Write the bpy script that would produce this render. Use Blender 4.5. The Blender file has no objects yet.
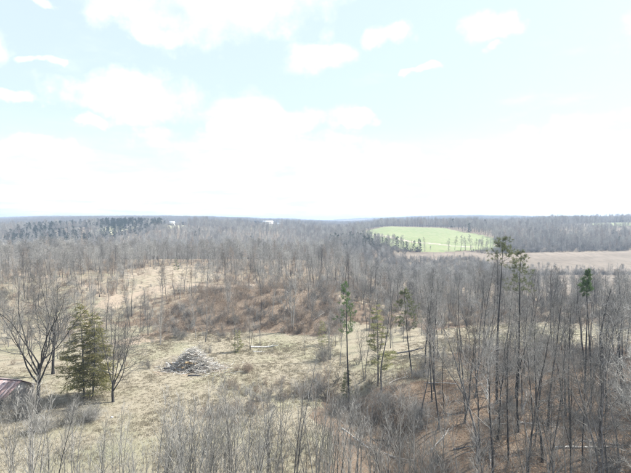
import bpy, math, random
import numpy as np

# ------------------------------------------------------------------ camera, sky, sun, exposure
scene = bpy.context.scene
CAM_Z = 30.0
F_PX = 486.0                       # focal length in photo pixels (631 wide)
U0, V0 = 315.5, 236.5
V_EYE = 217.5                      # photo row of eye level
cam_d = bpy.data.cameras.new('camera')
cam_d.sensor_width = 36.0
cam_d.lens = 36.0 * F_PX / 631.0
cam_d.clip_start = 0.5
cam_d.clip_end = 40000.0
cam = bpy.data.objects.new('camera', cam_d)
scene.collection.objects.link(cam)
PITCH = math.atan((V0 - V_EYE) / F_PX)
cam.location = (0, 0, CAM_Z)
cam.rotation_euler = (math.radians(90) - PITCH, 0, 0)
scene.camera = cam

SUN_AZ = math.radians(68)          # to the right of the view direction (+Y)
SUN_EL = math.radians(47)
sun_d = bpy.data.lights.new('sun', 'SUN')
sun_d.energy = 5.0
sun_d.angle = math.radians(0.5)
sun_d.color = (1.0, 0.97, 0.925)
sun = bpy.data.objects.new('sun', sun_d)
scene.collection.objects.link(sun)
sun.rotation_euler = (math.radians(90) - SUN_EL, 0, math.pi - SUN_AZ)
sun.location = (60, 30, 90)

world = bpy.data.worlds.new('World')
scene.world = world
world.use_nodes = True
wt = world.node_tree
wt.nodes.clear()


def wn(kind, **kw):
    n = wt.nodes.new(kind)
    for k, v in kw.items():
        setattr(n, k, v)
    return n


def wmath(op, a, b=None, c=None, clamp=False):
    n = wn('ShaderNodeMath', operation=op, use_clamp=clamp)
    for i, x in enumerate((a, b, c)):
        if x is None:
            continue
        if isinstance(x, (int, float)):
            n.inputs[i].default_value = x
        else:
            wt.links.new(x, n.inputs[i])
    return n.outputs[0]


sky = wn('ShaderNodeTexSky', sky_type='NISHITA', sun_disc=False)
sky.sun_elevation = SUN_EL
sky.sun_rotation = SUN_AZ
sky.altitude = 250
sky.air_density = 1.0
sky.dust_density = 1.6
sky.ozone_density = 1.0
tc = wn('ShaderNodeTexCoord')
sep = wn('ShaderNodeSeparateXYZ')
wt.links.new(tc.outputs['Generated'], sep.inputs[0])
az = wmath('ARCTAN2', sep.outputs[0], sep.outputs[1])
el = wmath('ARCSINE', sep.outputs[2])
wv = wn('ShaderNodeTexNoise')
wv.inputs['Scale'].default_value = 14.0
wv.inputs['Detail'].default_value = 6
wt.links.new(tc.outputs['Generated'], wv.inputs['Vector'])
wsep = wn('ShaderNodeSeparateColor')
wt.links.new(wv.outputs['Color'], wsep.inputs[0])
waz = wmath('ADD', az, wmath('MULTIPLY', wmath('SUBTRACT', wsep.outputs[0], 0.5), 0.16))
wel = wmath('ADD', el, wmath('MULTIPLY', wmath('SUBTRACT', wsep.outputs[1], 0.5), 0.07))
# two cloud noises laid on a flat cloud deck far overhead
zz = wmath('ADD', wmath('MAXIMUM', sep.outputs[2], 0.0), 0.10)
comb = wn('ShaderNodeCombineXYZ')
wt.links.new(wmath('DIVIDE', sep.outputs[0], zz), comb.inputs[0])
wt.links.new(wmath('DIVIDE', sep.outputs[1], zz), comb.inputs[1])
n1 = wn('ShaderNodeTexNoise')
n1.inputs['Scale'].default_value = 1.1
n1.inputs['Detail'].default_value = 9
n1.inputs['Roughness'].default_value = 0.62
wt.links.new(comb.outputs[0], n1.inputs['Vector'])
n2 = wn('ShaderNodeTexNoise')
n2.inputs['Scale'].default_value = 9.0
n2.inputs['Detail'].default_value = 8
n2.inputs['Roughness'].default_value = 0.6
wt.links.new(tc.outputs['Generated'], n2.inputs['Vector'])
rough = wmath('MULTIPLY', wmath('SUBTRACT', n2.outputs['Fac'], 0.5), 5.0)
# single fair-weather clouds, each at its own bearing and height above the horizon
CLOUDS = [(205, 8, 125, 44), (90, -6, 130, 26), (165, 42, 45, 12), (285, 2, 60, 22), (308, 60, 44, 15), (390, 40, 24, 10), (484, 43, 30, 13),
          (152, 44, 26, 9), (158, 104, 82, 26), (245, 118, 95, 18), (46, 29, 17, 5), (16, 115, 19, 6),
          (425, 75, 15, 5), (30, 160, 60, 9), (330, 165, 120, 14), (520, 158, 90, 12), (605, 140, 60, 14), (240, 150, 110, 18), (360, 118, 18, 7),
          (52, 82, 14, 4), (486, 61, 9, 4), (95, 133, 24, 7), (-90, 70, 70, 22), (760, 60, 80, 24)]
best = None
for (u, v, w, h) in CLOUDS:
    a0 = math.atan2(u - U0, F_PX)
    e0 = math.atan2(V_EYE - v, F_PX)
    da = wmath('DIVIDE', wmath('SUBTRACT', waz, a0), w / F_PX)
    de = wmath('DIVIDE', wmath('SUBTRACT', wel, e0), h / F_PX)
    q = wmath('SUBTRACT', 1.0, wmath('ADD', wmath('MULTIPLY', da, da), wmath('MULTIPLY', de, de)))
    best = q if best is None else wmath('MAXIMUM', best, q)
best = wmath('MAXIMUM', best, -2.0)
blob = wmath('ADD', best, rough)
blobf = wn('ShaderNodeMapRange', interpolation_type='SMOOTHSTEP')
wt.links.new(blob, blobf.inputs[0])
blobf.inputs[1].default_value = -0.30
blobf.inputs[2].default_value = 1.15
# the broken cloud that covers the rest of the dome
deck = wn('ShaderNodeMapRange', interpolation_type='SMOOTHSTEP')
wt.links.new(n1.outputs['Fac'], deck.inputs[0])
deck.inputs[1].default_value = 0.56
deck.inputs[2].default_value = 0.80
deckf = wmath('MULTIPLY', deck.outputs[0], 0.35)
# thin bright haze low over the horizon, all the way round
low = wn('ShaderNodeMapRange', interpolation_type='SMOOTHSTEP')
wt.links.new(el, low.inputs[0])
low.inputs[1].default_value = 0.20
low.inputs[2].default_value = 0.02
lowf = wmath('MULTIPLY', wmath('MULTIPLY', low.outputs[0], 0.70), wmath('MULTIPLY_ADD', n2.outputs['Fac'], 1.6, 0.1), clamp=True)
fac = wmath('SUBTRACT', 1.0, wmath('MULTIPLY', wmath('MULTIPLY',
            wmath('SUBTRACT', 1.0, wmath('MULTIPLY', blobf.outputs[0], 0.9)), wmath('SUBTRACT', 1.0, deckf)),
            wmath('SUBTRACT', 1.0, lowf)), clamp=True)
mix = wn('ShaderNodeMixRGB')
wt.links.new(fac, mix.inputs[0])
veil = wn('ShaderNodeMixRGB')                # thin bright veil over the whole sky
veil.inputs[0].default_value = 0.80
wt.links.new(sky.outputs[0], veil.inputs[1])
veil.inputs[2].default_value = (2.65, 3.1, 3.75, 1)
wt.links.new(veil.outputs[0], mix.inputs[1])
shade = wn('ShaderNodeMapRange')             # thin and thick places in the cloud
wt.links.new(n1.outputs['Fac'], shade.inputs[0])
shade.inputs[1].default_value = 0.36
shade.inputs[2].default_value = 0.58
cloud = wn('ShaderNodeMixRGB')
wt.links.new(shade.outputs[0], cloud.inputs[0])
cloud.inputs[1].default_value = (3.15, 3.32, 3.5, 1)
cloud.inputs[2].default_value = (4.7, 4.8, 4.9, 1)
wt.links.new(cloud.outputs[0], mix.inputs[2])
bg = wn('ShaderNodeBackground')
bg.inputs['Strength'].default_value = 0.14
wt.links.new(mix.outputs[0], bg.inputs['Color'])
wo = wn('ShaderNodeOutputWorld')
wt.links.new(bg.outputs[0], wo.inputs['Surface'])

scene.view_settings.view_transform = 'Standard'
scene.view_settings.look = 'None'
scene.view_settings.exposure = 1.15
scene.view_settings.gamma = 1.0
scene.view_settings.use_curve_mapping = False
scene.render.film_transparent = False
cy = scene.cycles
cy.max_bounces = 5
cy.diffuse_bounces = 3
cy.glossy_bounces = 2
cy.transmission_bounces = 2
cy.transparent_max_bounces = 4
cy.volume_bounces = 0
cy.use_adaptive_sampling = True
cy.adaptive_threshold = 0.02
cy.use_denoising = True
cy.denoiser = 'OPENIMAGEDENOISE'
cy.denoising_input_passes = 'RGB_ALBEDO_NORMAL'
cy.denoising_prefilter = 'ACCURATE'

RNG = np.random.default_rng(11)
random.seed(7)
COL = scene.collection


# ------------------------------------------------------------------ noise and terrain
_perm = np.random.default_rng(3).random((256, 256))


def vnoise(x, y):
    xi = np.floor(x).astype(int); yi = np.floor(y).astype(int)
    fx = x - xi; fy = y - yi
    fx = fx * fx * (3 - 2 * fx); fy = fy * fy * (3 - 2 * fy)
    a = _perm[xi & 255, yi & 255]; b = _perm[(xi + 1) & 255, yi & 255]
    c = _perm[xi & 255, (yi + 1) & 255]; d = _perm[(xi + 1) & 255, (yi + 1) & 255]
    return (a * (1 - fx) + b * fx) * (1 - fy) + (c * (1 - fx) + d * fx) * fy - 0.5


def fbm(x, y, octv=4):
    s = 0; a = 1.0
    for i in range(octv):
        s = s + a * vnoise(x * 2 ** i + 17.3 * i, y * 2 ** i - 9.1 * i)
        a *= 0.5
    return s


def ss(x, a, b):
    t = np.clip((x - a) / (b - a), 0, 1)
    return t * t * (3 - 2 * t)


GULLY = [(15, 30), (14, 48), (12, 60), (9, 72), (5, 84)]


def seg_dist(x, y, pts):
    best = np.full(np.shape(x), 1e9)
    for (ax, ay), (bx, by) in zip(pts[:-1], pts[1:]):
        dx, dy = bx - ax, by - ay
        t = np.clip(((x - ax) * dx + (y - ay) * dy) / (dx * dx + dy * dy), 0, 1)
        best = np.minimum(best, np.hypot(x - ax - t * dx, y - ay - t * dy))
    return best


def terrain(x, y):
    x = np.asarray(x, float); y = np.asarray(y, float)
    r = np.hypot(x, y)
    z = 0.5 * fbm(x / 22, y / 22, 3) + 0.16 * fbm(x / 3.5 + 5, y / 3.5, 2) * ss(-r, -260, -120)
    # low plateau and brushy knoll left of centre
    wl = 1 - ss(x, 6, 42)
    z = z + 5.0 * ss(y, 116, 152) * wl * (1 - 0.7 * ss(y, 270, 470))
    z = z + 2.6 * np.exp(-((x + 12) / 26) ** 2 - ((y - 150) / 15) ** 2)
    # the ground rolls down to the right into a shallow valley
    wr = ss(x / np.maximum(y, 30), -0.08, 0.22)
    z = z - 9.0 * ss(y, 135, 290) * wr * (1 - ss(y, 330, 470))
    # a leafy bank in the right foreground and the gully beside it
    z = z + 2.0 * np.exp(-((x - 34) / 20) ** 2 - ((y - 92) / 22) ** 2)
    z = z - 2.6 * np.exp(-(seg_dist(x, y, GULLY) / 4.2) ** 2)
    # farmed hill with the green field
    a = x / np.maximum(y, 30)
    z = z + 13.0 * ss(y, 425, 730) * ss(a, 0.04, 0.16) * (1 - 0.55 * ss(y, 850, 1500))
    # rolling country beyond
    far = ss(r, 300, 1100)
    z = z + far * (12.0 * fbm(x / 420 + 3.1, y / 300 + 1.7, 3))
    z = z + 8.0 * np.exp(-((x + 100) / 90) ** 2 - ((y - 1050) / 110) ** 2)
    z = z - 13.0 * ss(y, 285, 400) * (1 - ss(y, 500, 780)) * (1 - ss(a, -0.05, 0.06))
    z = z + 14.0 * ss(r, 1100, 2000) + 36 * ss(r, 900, 2000) * fbm(x / 620 + 8, y / 700, 3) - 70 * ss(r, 2700, 7000)
    # a wooded rise on the left skyline side
    z = z + 18.0 * np.exp(-((x + 330) / 190) ** 2 - ((y - 860) / 170) ** 2)
    z = z + 15.0 * np.exp(-((x - 560) / 170) ** 2 - ((y - 880) / 110) ** 2)
    return np.minimum(z, 16 + 0.5 * (z - 16))


def project(x, y, z):
    """world point -> photo pixel"""
    dz = z - CAM_Z
    c, s = math.cos(PITCH), math.sin(PITCH)
    fwd = y * c - dz * s
    up = y * s + dz * c
    return U0 + F_PX * x / fwd, V0 - F_PX * up / fwd


def ground(u, v, far=9000):
    """photo pixel -> first ground point along its direction"""
    c, s = math.cos(PITCH), math.sin(PITCH)
    dx, dyc, dzc = (u - U0) / F_PX, 1.0, -(v - V0) / F_PX
    d = np.array([dx, dyc * c + dzc * s, -dyc * s + dzc * c])
    t = np.geomspace(25, far, 1500)
    P = np.array([0, 0, CAM_Z]) + t[:, None] * d
    below = P[:, 2] < terrain(P[:, 0], P[:, 1])
    if not below.any():
        return P[-1, 0], P[-1, 1]
    i = max(int(np.argmax(below)), 1)
    lo, hi = t[i - 1], t[i]
    for _ in range(20):
        m = (lo + hi) / 2
        p = np.array([0, 0, CAM_Z]) + m * d
        if p[2] < terrain(p[0], p[1]):
            hi = m
        else:
            lo = m
    p = np.array([0, 0, CAM_Z]) + hi * d
    return float(p[0]), float(p[1])


def at_dist(u, y):
    """point on the ground straight under column u at forward distance y"""
    return (u - U0) / F_PX * y, y


def in_poly(u, v, poly):
    u = np.asarray(u); v = np.asarray(v)
    inside = np.zeros(u.shape, bool)
    n = len(poly)
    for i in range(n):
        x1, y1 = poly[i]; x2, y2 = poly[(i + 1) % n]
        cond = (y1 > v) != (y2 > v)
        with np.errstate(divide='ignore', invalid='ignore'):
            xs = (x2 - x1) * (v - y1) / (y2 - y1 + 1e-12) + x1
        inside ^= cond & (u < xs)
    return inside


def wp(pix):
    return [ground(u, v) for (u, v) in pix]


track = wp([(222, 287), (262, 285), (300, 288), (330, 296), (345, 300)])
track2 = wp([(105, 303), (140, 294), (165, 287), (200, 285), (222, 287)])
# land cover, as outlines on the ground in metres
CLEARING = wp([(-60, 372), (60, 362), (110, 345), (150, 332), (240, 331), (330, 336), (352, 372), (312, 398), (322, 472)]) \
    + [(4, 40), (5, 20), (-70, 20), (-75, 60)]
STRIP = wp([(328, 392), (372, 366), (412, 342), (452, 327), (560, 322), (640, 330), (760, 332), (760, 356), (640, 350),
            (560, 344), (470, 350), (420, 366), (372, 400)])
KNOLL = wp([(150, 334), (185, 304), (212, 291), (335, 292), (350, 312), (338, 335)])
BARE_DIRT = wp([(118, 300), (134, 272), (160, 266), (205, 266), (222, 277), (180, 287), (165, 296), (135, 305)])
SCRUB = [(-170, 118), (-60, 118), (-45, 175), (-60, 215), (-175, 215)]
MEADOW = [(112, 245), (142, 330), (128, 405), (150, 424), (200, 434), (300, 440), (380, 330), (260, 215), (120, 212)]
BAND = [(66, 402), (100, 396), (140, 404), (160, 428), (145, 442), (90, 436), (70, 428)]
GREEN = [(60, 520), (58, 640), (78, 760), (128, 800), (182, 730), (205, 560), (172, 452), (112, 438), (84, 448)]
SMALL_GREEN = [(432, 735), (640, 735), (650, 850), (540, 860), (480, 850)]
FAR_OPEN = [[(-440, 1000), (-410, 1000), (-405, 1250), (-475, 1250)],
            [(-330, 700), (-290, 700), (-285, 860), (-350, 860)],
            [(-265, 760), (-215, 760), (-250, 1150), (-345, 1150)],
            [(-140, 850), (-66, 850), (-58, 1090), (-145, 1090)]]


def nz_poly(x, y, poly, amp=4.0, scale=14.0):
    """polygon test with a ragged natural edge"""
    return in_poly(x + amp * fbm(x / scale, y / scale), y + amp * fbm(x / scale + 40, y / scale + 9), poly)


# ------------------------------------------------------------------ materials
def mat(name):
    m = bpy.data.materials.new(name)
    m.use_nodes = True
    nt = m.node_tree
    b = nt.nodes['Principled BSDF']
    b.inputs['Roughness'].default_value = 0.9
    b.inputs['Specular IOR Level'].default_value = 0.15
    return m, nt, b


def nd(nt, kind, inputs=None, **kw):
    n = nt.nodes.new(kind)
    for k, v in kw.items():
        setattr(n, k, v)
    for k, v in (inputs or {}).items():
        if hasattr(v, 'is_output'):
            nt.links.new(v, n.inputs[k])
        else:
            n.inputs[k].default_value = v
    return n


def mixc(nt, f, a, b, blend='MIX'):
    n = nd(nt, 'ShaderNodeMixRGB', blend_type=blend)
    for i, x in enumerate((f, a, b)):
        if hasattr(x, 'is_output'):
            nt.links.new(x, n.inputs[i])
        else:
            n.inputs[i].default_value = x if i == 0 else (x[0], x[1], x[2], 1)
    return n.outputs[0]


def rng_map(nt, val, a, b, c=0.0, d=1.0):
    n = nd(nt, 'ShaderNodeMapRange', {0: val, 1: a, 2: b, 3: c, 4: d})
    return n.outputs[0]


def noise(nt, vec, scale, detail=5, rough=0.6):
    n = nd(nt, 'ShaderNodeTexNoise', {'Scale': scale, 'Detail': detail, 'Roughness': rough})
    if vec is not None:
        nt.links.new(vec, n.inputs['Vector'])
    return n.outputs['Fac']


def bark_mat(name, dark, light, stretch=6.0):
    """bark: each tree its own tone, with blotches and lichen"""
    m, nt, b = mat(name)
    t = nd(nt, 'ShaderNodeTexCoord')
    mp = nd(nt, 'ShaderNodeMapping', {'Vector': t.outputs['Object'], 'Scale': (stretch, stretch, 1.0)})
    n = noise(nt, mp.outputs[0], 1.3, 4)
    inf = nd(nt, 'ShaderNodeObjectInfo')
    base = mixc(nt, inf.outputs['Random'], dark, light)
    blot = rng_map(nt, n, 0.38, 0.66, 0.5, 1.3)
    c = mixc(nt, 1.0, base, (1, 1, 1), 'MULTIPLY')
    hs = nd(nt, 'ShaderNodeHueSaturation', {'Color': c, 'Value': blot})
    nt.links.new(hs.outputs[0], b.inputs['Base Color'])
    return m


def leaf_mat(name, a, b2, dead=None):
    m, nt, b = mat(name)
    g = nd(nt, 'ShaderNodeNewGeometry')
    inf = nd(nt, 'ShaderNodeObjectInfo')
    t = nd(nt, 'ShaderNodeTexCoord')
    c = mixc(nt, g.outputs['Random Per Island'], a, b2)
    if dead:
        n = noise(nt, t.outputs['Object'], 0.7, 3)
        c = mixc(nt, rng_map(nt, n, 0.5, 0.68), c, dead)
    hs = nd(nt, 'ShaderNodeHueSaturation', {'Color': c, 'Value': rng_map(nt, inf.outputs['Random'], 0, 1, 0.8, 1.2)})
    nt.links.new(hs.outputs[0], b.inputs['Base Color'])
    tr = nd(nt, 'ShaderNodeBsdfTranslucent', {'Color': hs.outputs[0]})
    mx = nd(nt, 'ShaderNodeMixShader', {0: 0.4})
    nt.links.new(b.outputs[0], mx.inputs[1]); nt.links.new(tr.outputs[0], mx.inputs[2])
    nt.links.new(mx.outputs[0], nt.nodes['Material Output'].inputs['Surface'])
    return m


M = {}
M['bark'] = bark_mat('bark_grey', (0.07, 0.066, 0.062), (0.21, 0.20, 0.188))
M['twig'] = bark_mat('twig_grey', (0.16, 0.153, 0.134), (0.39, 0.375, 0.338), 2.0)
M['bark_dark'] = bark_mat('bark_dark', (0.035, 0.033, 0.031), (0.085, 0.08, 0.075))
M['twig_dark'] = bark_mat('twig_dark', (0.10, 0.096, 0.086), (0.20, 0.193, 0.175), 2.0)
M['bark_pale'] = bark_mat('bark_pale', (0.24, 0.225, 0.20), (0.40, 0.38, 0.34))
M['twig_brown'] = bark_mat('twig_brown', (0.23, 0.17, 0.12), (0.38, 0.31, 0.24), 2.0)
M['twig_far'] = bark_mat('twig_far', (0.18, 0.176, 0.165), (0.33, 0.322, 0.305), 1.0)
M['twig_light'] = bark_mat('twig_light', (0.215, 0.206, 0.182), (0.45, 0.435, 0.392), 2.0)
M['dead_wood'] = bark_mat('dead_wood', (0.34, 0.315, 0.28), (0.58, 0.56, 0.51), 5.0)
M['fresh_wood'] = bark_mat('fresh_wood', (0.36, 0.25, 0.13), (0.50, 0.38, 0.23), 5.0)
M['dark_shade_wood'] = bark_mat('dark_shade_wood', (0.035, 0.035, 0.038), (0.09, 0.09, 0.095), 5.0)  # dark log wood, also the shade painted into the brush pile's left
M['pine'] = leaf_mat('pine_needles', (0.09, 0.11, 0.05), (0.20, 0.215, 0.10))
M['pine_bright'] = leaf_mat('pine_needles_bright', (0.06, 0.11, 0.035), (0.13, 0.20, 0.065))
M['pine_olive'] = leaf_mat('cedar_olive', (0.15, 0.155, 0.06), (0.33, 0.32, 0.16))
M['cedar'] = leaf_mat('evergreen_sprays', (0.16, 0.165, 0.06), (0.37, 0.345, 0.15), (0.33, 0.28, 0.14))
M['pine_far'] = leaf_mat('pine_far', (0.022, 0.04, 0.026), (0.045, 0.075, 0.045))
M['grass_dry'] = leaf_mat('dry_grass', (0.238, 0.208, 0.148), (0.32, 0.284, 0.21))
M['briar'] = leaf_mat('green_briar', (0.14, 0.19, 0.04), (0.26, 0.30, 0.09))
M['dead_leaf'] = leaf_mat('dead_leaves', (0.19, 0.135, 0.092), (0.32, 0.24, 0.17))


def ground_mat():
    m, nt, b = mat('ground_cover')
    g = nd(nt, 'ShaderNodeNewGeometry')
    pos = g.outputs['Position']
    at = nd(nt, 'ShaderNodeAttribute', attribute_name='cover')
    sp = nd(nt, 'ShaderNodeSeparateColor', {0: at.outputs['Color']})
    n_big = noise(nt, pos, 0.06, 6, 0.65)
    n_mid = noise(nt, pos, 0.45, 6, 0.7)
    n_fine = noise(nt, pos, 2.6, 6, 0.75)
    # leaf litter
    lit = mixc(nt, rng_map(nt, n_mid, 0.3, 0.7), (0.10, 0.074, 0.052), (0.26, 0.208, 0.148))
    lit = mixc(nt, rng_map(nt, n_fine, 0.45, 0.62), lit, (0.165, 0.108, 0.07))
    lit = mixc(nt, rng_map(nt, n_fine, 0.62, 0.75), lit, (0.42, 0.365, 0.285))
    # dry grass with a faint green under it
    gr = mixc(nt, rng_map(nt, n_mid, 0.3, 0.72), (0.24, 0.208, 0.148), (0.325, 0.288, 0.212))
    gr = mixc(nt, rng_map(nt, n_big, 0.47, 0.66, 0, 0.75), gr, (0.232, 0.23, 0.14))
    gr = mixc(nt, rng_map(nt, n_fine, 0.5, 0.72, 0, 0.3), gr, (0.22, 0.18, 0.13))
    # bare soil
    so = mixc(nt, rng_map(nt, n_mid, 0.3, 0.7), (0.27, 0.215, 0.155), (0.36, 0.295, 0.22))
    so = mixc(nt, rng_map(nt, n_fine, 0.5, 0.7, 0, 0.5), so, (0.28, 0.215, 0.155))
    # rusty bramble floor
    ru = mixc(nt, rng_map(nt, n_fine, 0.35, 0.65), (0.16, 0.115, 0.08), (0.32, 0.255, 0.185))

    def soft(ch):
        s = nd(nt, 'ShaderNodeMath', {0: ch, 1: rng_map(nt, n_mid, 0.2, 0.8, -0.45, 0.45)}, operation='ADD')
        return rng_map(nt, s.outputs[0], 0.35, 0.65)
    c = mixc(nt, soft(sp.outputs[0]), lit, gr)
    c = mixc(nt, soft(sp.outputs[1]), c, so)
    c = mixc(nt, soft(sp.outputs[2]), c, ru)
    nt.links.new(c, b.inputs['Base Color'])
    bp = nd(nt, 'ShaderNodeBump', {'Strength': 0.9, 'Distance': 0.25, 'Height': n_fine})
    nt.links.new(bp.outputs[0], b.inputs['Normal'])
    return m


def field_mat(name, a, b2, c3, s1=0.012, s2=0.16, stripe=None):
    m, nt, b = mat(name)
    g = nd(nt, 'ShaderNodeNewGeometry')
    pos = g.outputs['Position']
    if stripe:
        pos = nd(nt, 'ShaderNodeMapping', {'Vector': pos, 'Scale': stripe}).outputs[0]
    n1 = noise(nt, pos, s1, 5, 0.6)
    n2 = noise(nt, pos, s2, 6, 0.7)
    c = mixc(nt, rng_map(nt, n1, 0.35, 0.65), a, b2)
    c = mixc(nt, rng_map(nt, n2, 0.5, 0.7, 0, 0.7), c, c3)
    mp = nd(nt, 'ShaderNodeMapping', {'Vector': g.outputs['Position'], 'Rotation': (0, 0, 0.35), 'Scale': (0.30, 0.012, 1.0)})
    n3 = noise(nt, mp.outputs[0], 1.0, 3, 0.6)              # drilled and mown lines
    c = mixc(nt, rng_map(nt, n3, 0.45, 0.62, 0, 0.55), c, c3)
    nt.links.new(c, b.inputs['Base Color'])
    return m


M['ground'] = ground_mat()
M['green'] = field_mat('green_field', (0.165, 0.205, 0.085), (0.215, 0.245, 0.115), (0.25, 0.245, 0.14))
M['meadow'] = field_mat('dry_meadow', (0.165, 0.135, 0.10), (0.23, 0.19, 0.145), (0.115, 0.092, 0.068), 0.02, 0.05, (0.25, 1.0, 1.0))
M['yard'] = field_mat('pale_clearing', (0.36, 0.34, 0.22), (0.44, 0.41, 0.29), (0.32, 0.31, 0.20))
M['soil'] = field_mat('pale_soil', (0.36, 0.31, 0.24), (0.42, 0.37, 0.30), (0.30, 0.25, 0.19), 0.05, 0.3)


# ------------------------------------------------------------------ mesh helpers
class Geo:
    def __init__(self):
        self.v = []; self.f3 = []; self.f4 = []; self.n = 0

    def add(self, v, f3=None, f4=None):
        v = np.asarray(v, float).reshape(-1, 3)
        if f3 is not None and len(f3):
            self.f3.append(np.asarray(f3, int) + self.n)
        if f4 is not None and len(f4):
            self.f4.append(np.asarray(f4, int) + self.n)
        self.v.append(v); self.n += len(v)
        return self

    def merge(self, o, off=(0, 0, 0), s=1.0, rz=0.0):
        v = np.concatenate(o.v) * s
        c, si = math.cos(rz), math.sin(rz)
        v = np.stack([v[:, 0] * c - v[:, 1] * si, v[:, 0] * si + v[:, 1] * c, v[:, 2]], 1) + np.asarray(off)
        self.add(v, np.concatenate(o.f3) if o.f3 else None, np.concatenate(o.f4) if o.f4 else None)

    def mesh(self, name, material, smooth=False):
        v = np.concatenate(self.v)
        f3 = np.concatenate(self.f3) if self.f3 else np.zeros((0, 3), int)
        f4 = np.concatenate(self.f4) if self.f4 else np.zeros((0, 4), int)
        me = bpy.data.meshes.new(name)
        me.vertices.add(len(v)); me.vertices.foreach_set('co', v.astype(np.float32).ravel())
        lo = np.concatenate([f3.ravel(), f4.ravel()])
        me.loops.add(len(lo)); me.loops.foreach_set('vertex_index', lo.astype(np.int32))
        tot = np.concatenate([np.full(len(f3), 3), np.full(len(f4), 4)])
        st = np.concatenate([[0], np.cumsum(tot)[:-1]])
        me.polygons.add(len(tot))
        me.polygons.foreach_set('loop_start', st.astype(np.int32))
        if smooth:
            me.polygons.foreach_set('use_smooth', np.ones(len(tot), bool))
        me.update(calc_edges=True)
        me.materials.append(material)
        return me


def norm(a):
    return a / np.maximum(np.linalg.norm(a, axis=-1, keepdims=True), 1e-9)


def grow(rng, start, d, length, n, wob, trop):
    P = [start]
    d = norm(d)
    for i in range(n):
        d = norm(d + wob * rng.normal(size=d.shape) + np.array([0, 0, 1.0]) * trop)
        P.append(P[-1] + d * (length / n)[:, None])
    return np.stack(P, 1)


def tubes(geo, P, R, k):
    B, m, _ = P.shape
    t = norm(np.gradient(P, axis=1))
    ref = np.where(np.abs(t[:, :1, 2:3]) > 0.8, np.array([1.0, 0.1, 0]), np.array([0.1, 0.2, 1.0]))
    a = norm(np.cross(t, np.broadcast_to(ref, t.shape)))
    b = np.cross(t, a)
    th = np.arange(k) * 2 * math.pi / k
    V = P[:, :, None, :] + R[:, :, None, None] * (a[:, :, None, :] * np.cos(th)[None, None, :, None]
                                                  + b[:, :, None, :] * np.sin(th)[None, None, :, None])
    base = (np.arange(B) * m * k)[:, None, None] + (np.arange(m - 1) * k)[None, :, None]
    j = np.arange(k)[None, None, :]
    j2 = (j + 1) % k
    F = np.stack([base + j, base + j2, base + j2 + k, base + j + k], -1).reshape(-1, 4)
    geo.add(V, None, F)


def spawn(rng, P, R, cnt, t0, t1, a0, a1):
    """children of every parent polyline: start, direction, parent radius there, t"""
    B, m, _ = P.shape
    t = t0 + (t1 - t0) * (np.arange(cnt)[None, :] + rng.random((B, cnt))) / cnt
    f = t * (m - 1)
    i = np.clip(f.astype(int), 0, m - 2)
    w = (f - i)[..., None]
    bi = np.arange(B)[:, None]
    s = P[bi, i] * (1 - w) + P[bi, i + 1] * w
    tan = norm(P[bi, i + 1] - P[bi, i])
    r = R[bi, i] * (1 - w[..., 0]) + R[bi, i + 1] * w[..., 0]
    ang = np.radians(a0 + (a1 - a0) * rng.random((B, cnt)))
    azm = np.arange(cnt)[None, :] * 2.4 + rng.random((B, 1)) * 6.28 + rng.normal(size=(B, cnt)) * 0.5
    ref = np.where(np.abs(tan[..., 2:3]) > 0.9, np.array([1.0, 0, 0]), np.array([0, 0, 1.0]))
    p1 = norm(np.cross(tan, ref)); p2 = np.cross(tan, p1)
    d = tan * np.cos(ang)[..., None] + (p1 * np.cos(azm)[..., None] + p2 * np.sin(azm)[..., None]) * np.sin(ang)[..., None]
    return s.reshape(-1, 3), d.reshape(-1, 3), r.ravel(), t.ravel()


def taper(r0, r1, m, p=1.0):
    q = np.linspace(0, 1, m)[None, :] ** p
    return r0[:, None] * (1 - q) + r1[:, None] * q


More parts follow.
